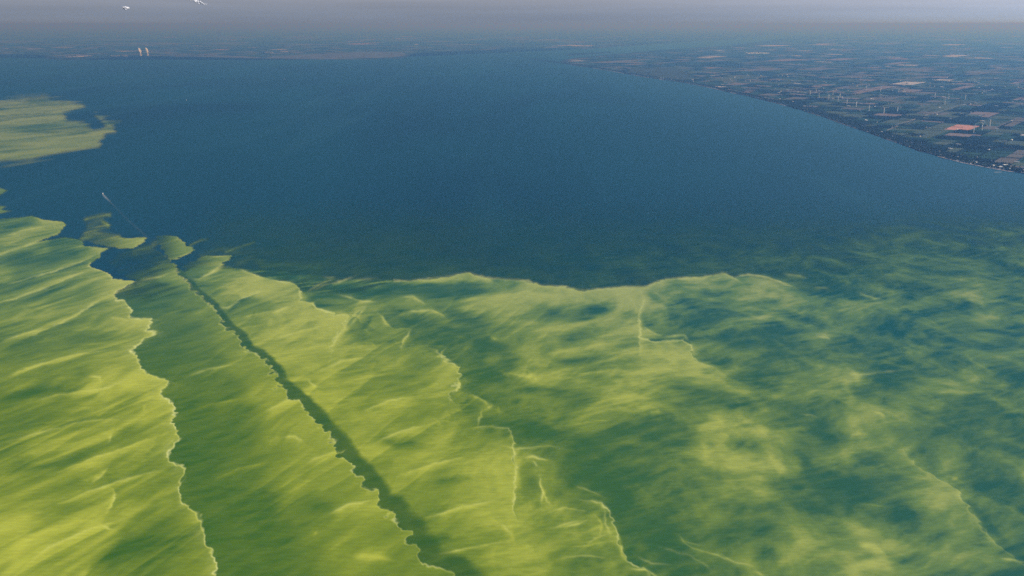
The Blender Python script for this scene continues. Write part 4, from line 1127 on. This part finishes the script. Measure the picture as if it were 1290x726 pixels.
for p in barns:
    bk = random.randrange(4); o = new_obj('barn', BM[bk], None, (p[0], p[1], 4.4), A1+random.choice([0, math.pi/2]))
    tag(o, f'{BLB[bk]} by a field, {farm_where(p)}', 'barn', 'barns scattered over the farmland')

# white waterside buildings at the right edge
def shed(u, v, L, Wd, h, rz, label, roof='white', cat='shed'):
    p = at(u, v, 3.5); root = new_obj('waterfront_shed', None, None, p, rz); tag(root, label, cat)
    b = MB(); b.box(-L/2, L/2, -Wd/2, Wd/2, -2, h, 0); new_obj('wall', b.mesh('wall', [M['wall']]), root)
    b = MB(); b.gable(-L/2, L/2, -Wd/2, Wd/2, h, h+Wd*.16, 0, 1); new_obj('roof', b.mesh('roof', [M[roof]]), root)
    return root
shed(1252, 210.3, 90, 34, 9, R(70), 'long white waterfront shed, leftmost of the white buildings on the right-hand shore')
shed(1261, 212.2, 70, 40, 12, R(75), 'large white waterfront hall in the middle of the white buildings on the shore')
shed(1266, 209.0, 60, 26, 9, R(20), 'white shed set back just behind the large waterfront hall')
shed(1272, 213.8, 80, 22, 7, R(72), 'low white shed at the right end of the waterfront buildings')
shed(1183, 191.5, 60, 26, 7, R(60), 'pale-roofed shed by the water between trees on the right shore', 'roof2')
shed(1110, 167.0, 80, 34, 7, R(52), 'pale-roofed shed behind the shore below the row of wind turbines', 'roof2')
shed(1230, 206.0, 50, 24, 7, R(60), 'white shed on the shore left of the large waterfront hall')
b = MB(); b.box(-90, 0, -5, 5, -1, 2.2); tag(new_obj('breakwater', b.mesh('breakwater', [M['concrete']]), None, at(1262, 217, 0), R(10)), 'pale breakwater reaching into the lake below the white waterfront buildings', 'breakwater')

# glasshouse blocks
def glasshouse(u, v, L, D, label, m='glass', n=8):
    p = at(u, v, 4); root = new_obj('greenhouse', None, None, p, R(4)); tag(root, label, 'greenhouse')
    for k in range(n):
        y = -D/2+D*k/n; b = MB(); b.box(-L/2, L/2, y, y+D/n-2, -1, 5, 0); b.gable(-L/2, L/2, y+.6, y+D/n-2.6, 5, 5+D/n*.16, 0, .5)
        new_obj('bay', b.mesh('bay', [M[m]]), root)
glasshouse(954, 67.3, 1150, 620, 'long bright white greenhouse block on the far right-hand farmland')
glasshouse(907, 64.6, 420, 380, 'small pale greenhouse block left of the long bright greenhouse')
glasshouse(1201, 70.2, 900, 420, 'pale pink-white greenhouse block far off near the right edge', 'pale')
def works(u, v, L, D, h, label, m='roof2'):
    p = at(u, v, 4); root = new_obj('factory', None, None, p, R(2)); tag(root, label, 'factory')
    b = MB(); b.box(-L/2, L/2, -D/2, D/2, -1, h, 0); new_obj('wall', b.mesh('wall', [M['wall']]), root)
    b = MB(); b.box(-L/2-3, L/2+3, -D/2-3, D/2+3, h+.01, h+2, 0)
    for k in range(4): b.box(-L*.4+L*.22*k, -L*.4+L*.22*k+L*.06, -D*.3, D*.3, h+2.01, h+9, 0)
    new_obj('roof', b.mesh('roof', [M[m]]), root)
works(524.5, 56.6, 260, 500, 30, 'bright white factory on the far shore left of the picture centre', 'white')
works(447, 52.7, 1500, 500, 18, 'long pale factory roof far inland behind the marshy flats', 'pale')
works(603, 49.8, 1700, 500, 18, 'long pale factory roof far inland above the picture centre', 'pale')
works(733, 58.8, 1350, 480, 15, 'long pale works on the far bank above the tip of the right-hand land', 'pale')
works(695, 47.6, 1400, 600, 15, 'pale factory roof inland just right of the picture centre', 'pale')
works(768, 46.3, 1100, 500, 15, 'pale factory roof far inland right of the river mouth', 'pale')
works(339, 66.4, 420, 260, 20, 'pale factory on the far shore at the left end of the flats', 'pale')
works(358, 65.8, 380, 260, 20, 'pale factory on the far shore just above the marshy flats', 'pale')
works(790, 50.6, 120, 200, 60, 'small white tower block beyond the river mouth', 'white')
works(214, 56.8, 1100, 420, 16, 'long pale works inland behind the two cooling towers', 'flat')
works(145, 71.0, 420, 160, 14, 'low pale works on the shore left of the cooling towers', 'pale')
works(157, 71.0, 260, 160, 14, 'short low pale works on the shore beside the cooling towers', 'pale')

# ---------------------------------------------------------------- trees
def tree_mesh(seed, m):
    rs = random.Random(seed); b = MB()
    b.lathe([(.45, -1), (.3, 5)], 5, 1)
    for k in range(5):
        cx, cy_, cz, r = rs.uniform(-3, 3), rs.uniform(-3, 3), rs.uniform(6, 13), rs.uniform(3, 4.6)
        n = 5; vs = [(cx, cy_, cz+r*rs.uniform(.8, 1.2))]
        for j in range(n): a = j*2*math.pi/n+rs.random(); q = r*rs.uniform(.7, 1.15); vs.append((cx+q*math.cos(a), cy_+q*math.sin(a), cz+rs.uniform(-.8, .8)))
        vs.append((cx, cy_, cz-r*.7))
        b.add(vs, [(0, 1+j, 1+(j+1) % n) for j in range(n)]+[(n+1, 1+(j+1) % n, 1+j) for j in range(n)], 0)
    return b.mesh('tree', [m, M['bark']])
TM = [tree_mesh(i, M['leaf'] if i % 3 else M['leaf2']) for i in range(6)]
trees = []
s = 0
while s < 34000:
    near_s = s < 11000
    s += random.uniform(4, 11) if near_s else random.uniform(10, 26)
    for _ in range(8 if near_s else 5):
        off = abs(random.gauss(0, 150))+8
        if near_s and random.random() < .35 and off < 60: continue
        trees.append((along(s, off)[0], 1))
for c, k in near:
    y = c.mean(0)[1]
    if y > 30000 or not seen_pt(c.mean(0)): continue
    if k == 2:
        ar = np.linalg.norm(c[1]-c[0])*np.linalg.norm(c[3]-c[0]); n = int(ar/(700 if y < 17000 else 1800))
        r = rng.rand(min(n, 700), 2)
        for a_, b_ in r: trees.append((c[0]+(c[1]-c[0])*a_+(c[3]-c[0])*b_, 1.1))
    elif y < 22000:
        for e in range(4):
            if rng.rand() < .4:
                p0, p1 = c[e], c[(e+1) % 4]; L = np.linalg.norm(p1-p0)
                for a_ in np.arange(0, 1, 16/L): trees.append((p0+(p1-p0)*a_+rng.randn(2)*3, .8))
trees = [t for t in trees if seen_pt(t[0])]
trees.sort(key=lambda t: np.linalg.norm(t[0]))
print('houses', len(houses), 'barns', len(barns), 'trees', len(trees), 'parcels', len(near), len(farp), len(wst))
for p, sc in trees[:300]:
    tk = random.randrange(6); o = new_obj('tree', TM[tk], None, (p[0], p[1], 3), random.uniform(0, 6.28)); q = sc*random.uniform(.7, 1.25); o.scale = (q, q, q)
    tag(o, f"{'dark' if tk % 3 else 'lighter green'} leafy tree in the right-hand shore belt, {'at the water side' if abs(p[0]-np.interp(p[1], [c_[1] for c_ in SH], [c_[0] for c_ in SH])) < 70 else 'on the inland side'}", 'tree', 'trees along the near lake shore')
# the rest as one mass
def lo_tree(seed):
    rs = random.Random(seed); n = 5; vs = [(0, 0, 15)]
    for j in range(n): a = j*2*math.pi/n; q = rs.uniform(4.5, 8); vs.append((q*math.cos(a), q*math.sin(a), rs.uniform(6, 10)))
    for j in range(n): a = j*2*math.pi/n; q = 3; vs.append((q*math.cos(a), q*math.sin(a), 1))
    return np.array(vs), np.array([(0, 1+j, 1+(j+1) % n) for j in range(n)]+[(1+j, 6+j, 6+(j+1) % n) for j in range(n)]+[(1+j, 6+(j+1) % n, 1+(j+1) % n) for j in range(n)])
def mass(name, lst, label):
    Vs, Fs = [], []; n = len(lst); var = [lo_tree(i) for i in range(5)]
    off = 0; mi = []
    pos = np.array([t[0] for t in lst]); sc = np.array([t[1] for t in lst])*rng.uniform(.7, 1.3, n); kk = rng.randint(0, 5, n); an = rng.uniform(0, 6.28, n)
    for k in range(5):
        i = np.nonzero(kk == k)[0]; v, f = var[k]
        c, s_ = np.cos(an[i])[:, None], np.sin(an[i])[:, None]
        X = (v[None, :, 0]*c-v[None, :, 1]*s_)*sc[i, None]+pos[i, 0, None]; Y = (v[None, :, 0]*s_+v[None, :, 1]*c)*sc[i, None]+pos[i, 1, None]
        Z_ = v[None, :, 2]*sc[i, None]+3+0*X
        Vs.append(np.stack([X, Y, Z_], 2).reshape(-1, 3)); Fs.append((f[None]+(np.arange(len(i))*len(v))[:, None, None]).reshape(-1, 3)+off); off += len(i)*len(v)
        mi += [0 if k % 3 else 1]*(len(i)*len(f))
    me = mesh_np(name, np.concatenate(Vs), np.concatenate(Fs), [M['leaf'], M['leaf2']], mi)
    tag(new_obj(name, me), label, 'trees', kind='stuff')
mass('woodland', trees[300:], 'dark hedgerows, shore trees and woodlots across the right-hand farmland')
isl = []
for poly, n in ((ISLE, 900), (ISLE2, 300)):
    xs = [p[0] for p in poly]; ys = [p[1] for p in poly]; r = rng.rand(n*6, 2); x = min(xs)+r[:, 0]*(max(xs)-min(xs)); y = min(ys)+r[:, 1]*(max(ys)-min(ys)); ok = inside(poly, x, y)
    isl += [(np.array([a_, b_]), 1.5) for a_, b_ in zip(x[ok], y[ok])]
WSH = [(np.array(at(u, v).xy)) for u, v in P('60,74.6 75,74.4 100,74.4 125,72.5 140,70.6 200,70 260,71')]
for a_, b_ in zip(WSH[:-1], WSH[1:]):
    for k in range(400): isl.append((a_+(b_-a_)*rng.rand()+np.array([0, abs(rng.randn())*500]), 1.4))
for u0, u1, v0, v1 in ((518, 640, 65.5, 61), (690, 900, 59.5, 50.5)):
    for k in range(350):
        t_ = rng.rand(); p = at(u0+(u1-u0)*t_, v0+(v1-v0)*t_); isl.append((np.array((p.x, p.y+300+abs(rng.randn())*2500)), 1.2))
mass('far_woodland', isl, 'dark tree belts along the far shore and on the island by the river mouth')

# ---------------------------------------------------------------- wind turbines
def blade_mesh(L=50):
    b = MB(); pr = []
    for k, (r, c, th) in enumerate(((0, 2.6, 2.6), (4, 4.0, 2.0), (10, 6.4, 1.2), (25, 4.8, .8), (40, 3.2, .5), (L, 1.2, .2))):
        pr.append([(-c*.3, -th/2, r), (c*.2, -th*.5, r), (c*.7, 0, r), (c*.2, th*.5, r), (-c*.3, th/2, r)])
    n = 5; vs = [p for q in pr for p in q]
    b.add(vs, [(k*n+i, k*n+(i+1) % n, (k+1)*n+(i+1) % n, (k+1)*n+i) for k in range(len(pr)-1) for i in range(n)]+[tuple(range(n))[::-1]], 0)
    return b.mesh('blade', [M['white']])
BL = blade_mesh()
b = MB(); b.lathe([(6.2, -2), (6.0, 1), (5.2, 40), (4.0, 93)], 14); TW = b.mesh('tower', [M['white']], True)
b = MB(); b.box(-3.4, 3.4, -4, 12, -3.2, 3.6, 0, .6); NA = b.mesh('nacelle', [M['white']])
b = MB(); b.lathe([(.3, -3), (1.8, -2), (2.3, 0), (2.3, 2)], 12); HU = b.mesh('hub', [M['white']], True)
HU.transform(Matrix.Rotation(R(90), 4, 'X'))
def turbine(u, v, label, hpx=None):
    p = at(u, v, 4); root = new_obj('wind_turbine', None, None, p, R(random.uniform(-35, -5)))
    tag(root, label, 'wind turbine', 'wind turbines on the farmland')
    new_obj('tower', TW, root); n_ = new_obj('nacelle', NA, root, (0, 0, 95)); h = new_obj('hub', HU, root, (0, -6.2, 95))
    a0 = random.uniform(0, 120)
    for k in range(3):
        q = new_obj('blade', BL, root, (0, -6.5, 95)); q.rotation_euler = (0, R(a0+120*k), 0)
TB = [(1020.5, 120.0, 'first wind turbine from the left, in the far left cluster above the shore'), (1027.8, 117.8, 'second wind turbine from the left, just behind the first'),
      (1031.5, 123.4, 'third wind turbine from the left, lower than its two neighbours'), (1043.7, 126.0, 'wind turbine with its foot lowest in the left cluster, left of the close pair'),
      (1049.2, 120.0, 'wind turbine standing behind and between the left cluster and the close pair'), (1055.5, 128.5, 'front turbine of the close pair in the left row'),
      (1058.0, 124.4, 'rear turbine of the close pair in the left row'), (1066.8, 131.3, 'wind turbine just right of the close pair in the front row'),
      (1078.5, 135.0, 'wind turbine in the middle of the front row nearest the shore'), (1094.5, 140.4, 'wind turbine beside the pale road strip, in the front row'),
      (1113.3, 143.6, 'wind turbine nearest the shore, second from the right end of the front row'), (1130.4, 141.6, 'wind turbine at the right end of the front row nearest the shore'),
      (1091.3, 113.8, 'wind turbine behind the brown field in the back row'), (1109.2, 115.8, 'second wind turbine of the back row, right of the brown field'),
      (1131.9, 117.0, 'third wind turbine of the back row, between left and right groups'), (1177.5, 123.5, 'leftmost wind turbine of the four below the pink field'),
      (1194.8, 125.8, 'rear turbine of the overlapping pair below the pink field'), (1190.0, 132.0, 'front turbine of the overlapping pair below the pink field'),
      (1215.8, 126.0, 'rightmost wind turbine of the four below the pink field'), (1226.3, 167.6, 'wind turbine touching the right end of the salmon-coloured field'),
      (1236.8, 164.4, 'middle wind turbine of the three right of the salmon-coloured field'), (1246.8, 159.5, 'rightmost wind turbine of the three right of the salmon-coloured field')]
for u, v, l in TB: turbine(u, v, l)

# ---------------------------------------------------------------- cooling towers and steam
def puff(name, cen, mat_, seed, sub=2):
    rs = random.Random(seed); bm = bmesh.new()
    for (x, y, z, r) in cen:
        res = bmesh.ops.create_icosphere(bm, subdivisions=sub, radius=r)
        for q in res['verts']:
            n = q.co.normalized(); k = 1+.16*math.sin(n.x*5+seed+x)*math.cos(n.y*6+y)+.1*math.sin(n.z*9+n.x*7+seed)
            q.co = q.co*k+Vector((x, y, z))
    me = bpy.data.meshes.new(name); bm.to_mesh(me); bm.free(); me.materials.append(mat_)
    me.polygons.foreach_set('use_smooth', [True]*len(me.polygons)); return me
for i, (u, v, side) in enumerate(((177.2, 70.6, 'left'), (186.2, 70.4, 'right'))):
    root = new_obj('cooling_tower', None, None, at(u, v, 3)); tag(root, f'pale concrete cooling tower on the far shore, {side} one of the two', 'cooling tower', 'cooling towers of the power station')
    b = MB(); b.lathe([(56, 8), (47, 35), (39, 70), (35, 100), (36, 118), (37.5, 125), (35.5, 125), (34, 110)], 32, closed=False); new_obj('shell', b.mesh('shell', [M['concrete']], True), root)
    b = MB(); 
    for k in range(24): a = k*math.pi/12; b.box(56*math.cos(a)-1.5, 56*math.cos(a)+1.5, 56*math.sin(a)-1.5, 56*math.sin(a)+1.5, -4, 8)
    new_obj('columns', b.mesh('columns', [M['concrete']]), root)
    pl = new_obj('steam_plume', puff('steam_plume', [(0, 0, 135, 40), (-12, 5, 185, 62), (-26, 8, 240, 66), (-44, 10, 300, 52), (-58, 10, 345, 34)], M['steam'], i*3+1), None, at(u, v, 3))
    tag(pl, f'bright white steam plume rising from the {side} cooling tower', 'steam', kind='stuff')

# ---------------------------------------------------------------- boats
def boat(name, u, v, L, heading, label, k=1.0):
    root = new_obj(name, None, None, at(u, v, 0), heading); tag(root, label, 'boat')
    Wd = L*.22; st = [(-.5, .8, .30), (-.3, 1, .30), (.1, 1, .32), (.32, .72, .38), (.44, .36, .46), (.5, .02, .52)]
    vs = []
    for x, w_, hh in st:
        z = hh*L*.28; vs += [(x*L, -w_*Wd/2, z), (x*L*.97, -w_*Wd*.36, -1), (x*L*.97, w_*Wd*.36, -1), (x*L, w_*Wd/2, z)]
    f = []
    for q in range(len(st)-1):
        o = q*4; f += [(o, o+1, o+5, o+4), (o+1, o+2, o+6, o+5), (o+2, o+3, o+7, o+6)]
    f += [(0, 3, 2, 1), (20, 21, 22, 23)]
    new_obj('hull', mesh_from('hull', vs, f, M['hull']), root)
    dk = [i for q in range(len(st)) for i in (q*4, q*4+3)]
    dv = [(vs[i][0], vs[i][1]*.95, vs[i][2]-.4) for i in dk]
    new_obj('deck', mesh_from('deck', dv, [(2*q, 2*q+2, 2*q+3, 2*q+1) for q in range(len(st)-1)], M['deck']), root)
    z = .3*L*.28-.6; b = MB(); b.box(-L*.32, L*.12, -Wd*.36, Wd*.36, z, z+L*.09, 0, .3); new_obj('cabin', b.mesh('cabin', [M['white']]), root)
    b = MB(); b.box(-L*.08, L*.08, -Wd*.3, Wd*.3, z+L*.09+.01, z+L*.16, 0, .4); wh = new_obj('wheelhouse', b.mesh('wheelhouse', [M['white']]), root)
    b = MB(); b.box(L*.079, L*.083, -Wd*.24, Wd*.24, z+L*.115, z+L*.145, 0); new_obj('window', b.mesh('window', [M['dark']]), wh)
    b = MB(); b.lathe([(.18*k, z+L*.16), (.08*k, z+L*.30)], 6); new_obj('mast', b.mesh('mast', [M['white']]), root)
    return root
HB = R(122)
boat('motor_vessel', 129.6, 244.8, 46, HB, 'small white vessel steaming away above the algae at the head of the long wake')
boat('boat', 358.5, 100.2, 60, R(160), 'tiny white boat far out on the open lake, left of centre')
boat('boat', 235.0, 126.5, 46, R(100), 'tiny pale boat out on the lake right of the far algae patch')
# foam trail: broad near the stern, thinning over two kilometres
def foam_material():
    m = mat('wake_foam', (.42, .50, .54), rough=.8); t = m.node_tree; b = t.nodes['Principled BSDF']
    a = t.nodes.new('ShaderNodeAttribute'); a.attribute_name = 'cover'; g = t.nodes.new('ShaderNodeNewGeometry')
    n = t.nodes.new('ShaderNodeTexNoise'); n.inputs['Scale'].default_value = .05; n.inputs['Detail'].default_value = 4; t.links.new(g.outputs['Position'], n.inputs['Vector'])
    mu = t.nodes.new('ShaderNodeMath'); mu.operation = 'MULTIPLY'; t.links.new(a.outputs['Fac'], mu.inputs[0]); t.links.new(n.outputs['Fac'], mu.inputs[1])
    tr = t.nodes.new('ShaderNodeBsdfTransparent'); ms = t.nodes.new('ShaderNodeMixShader')
    t.links.new(mu.outputs[0], ms.inputs[0]); t.links.new(tr.outputs[0], ms.inputs[1]); t.links.new(b.outputs[0], ms.inputs[2]); t.links.new(ms.outputs[0], t.nodes['Material Output'].inputs['Surface'])
    return m
def foam_strip(pts, widths, alphas, label):
    vs, al = [], []
    for i, p in enumerate(pts):
        q = pts[min(i+1, len(pts)-1)]-pts[max(i-1, 0)]; n = Vector((-q.y, q.x)).normalized()
        for k, c in ((-1, 0), (0, 1), (1, 0)): vs.append((p.x+n.x*k*widths[i], p.y+n.y*k*widths[i], .6)); al.append(alphas[i]*c)
    f = [(i*3+j, i*3+j+1, i*3+j+4, i*3+j+3) for i in range(len(pts)-1) for j in (0, 1)]
    me = mesh_from('wake', vs, f, FM); a = me.attributes.new('cover', 'FLOAT', 'POINT'); a.data.foreach_set('value', al)
    return tag(new_obj('wake', me), label, 'wake', kind='stuff')
FM = foam_material()
ln = [at(130.2, 245.8).xy, at(134, 250).xy, at(139, 255).xy, at(146, 262).xy, at(158, 274).xy, at(172, 287).xy, at(187, 301).xy]
foam_strip(ln, [14, 16, 15, 15, 16, 18, 22], [1.3, .9, .2, .07, .09, .12, .08], 'thin pale foam wake behind the small white vessel')

# ---------------------------------------------------------------- clouds above the haze
def cloud(u, v, dist, w_m, h_m, label, seed, n=46, slope=0):
    a = (u-645)/F; bb = (363-v)/F; d = Vector((a, math.cos(PITCH)+bb*math.sin(PITCH), bb*math.cos(PITCH)-math.sin(PITCH))); p = Vector((0, 0, H))+d*(dist/d.y)
    rs = random.Random(seed); cen = []
    for k in range(n):
        x = rs.uniform(-1, 1); cen.append((x*w_m*.5, rs.uniform(-.5, .5)*w_m*.5, rs.uniform(-.35, .35)*h_m*(1-abs(x)*.6)-x*slope, h_m*rs.uniform(.10, .26)*(1.1-.6*abs(x))))
    o = new_obj('cloud', puff('cloud', cen, M['cloud'], seed, 3), None, p); tag(o, label, 'cloud')
cloud(158, 10.6, 60000, 460, 260, 'small white cloud low in the haze near the upper left corner', 3, slope=-10)
cloud(249, 2.5, 60000, 1050, 230, 'slanting white cloud scrap at the top edge, right of the smaller cloud', 5, slope=150)

# ---------------------------------------------------------------- haze
hb = MB(); X_ = 410000; hb.box(-X_, X_, -19000, 415000, -3, 1570)
hm = bpy.data.materials.new('haze_air'); hm.use_nodes = True; t = hm.node_tree; t.nodes.clear()
o_ = t.nodes.new('ShaderNodeOutputMaterial'); pv = t.nodes.new('ShaderNodeVolumePrincipled')
pv.inputs['Color'].default_value = (*HAZE_COL, 1); pv.inputs['Density'].default_value = HAZE_D; pv.inputs['Anisotropy'].default_value = HAZE_G
pv.inputs['Absorption Color'].default_value = (*HAZE_ABS, 1)
t.links.new(pv.outputs[0], o_.inputs['Volume'])
tag(new_obj('haze', hb.mesh('haze', [hm])), kind='stuff')
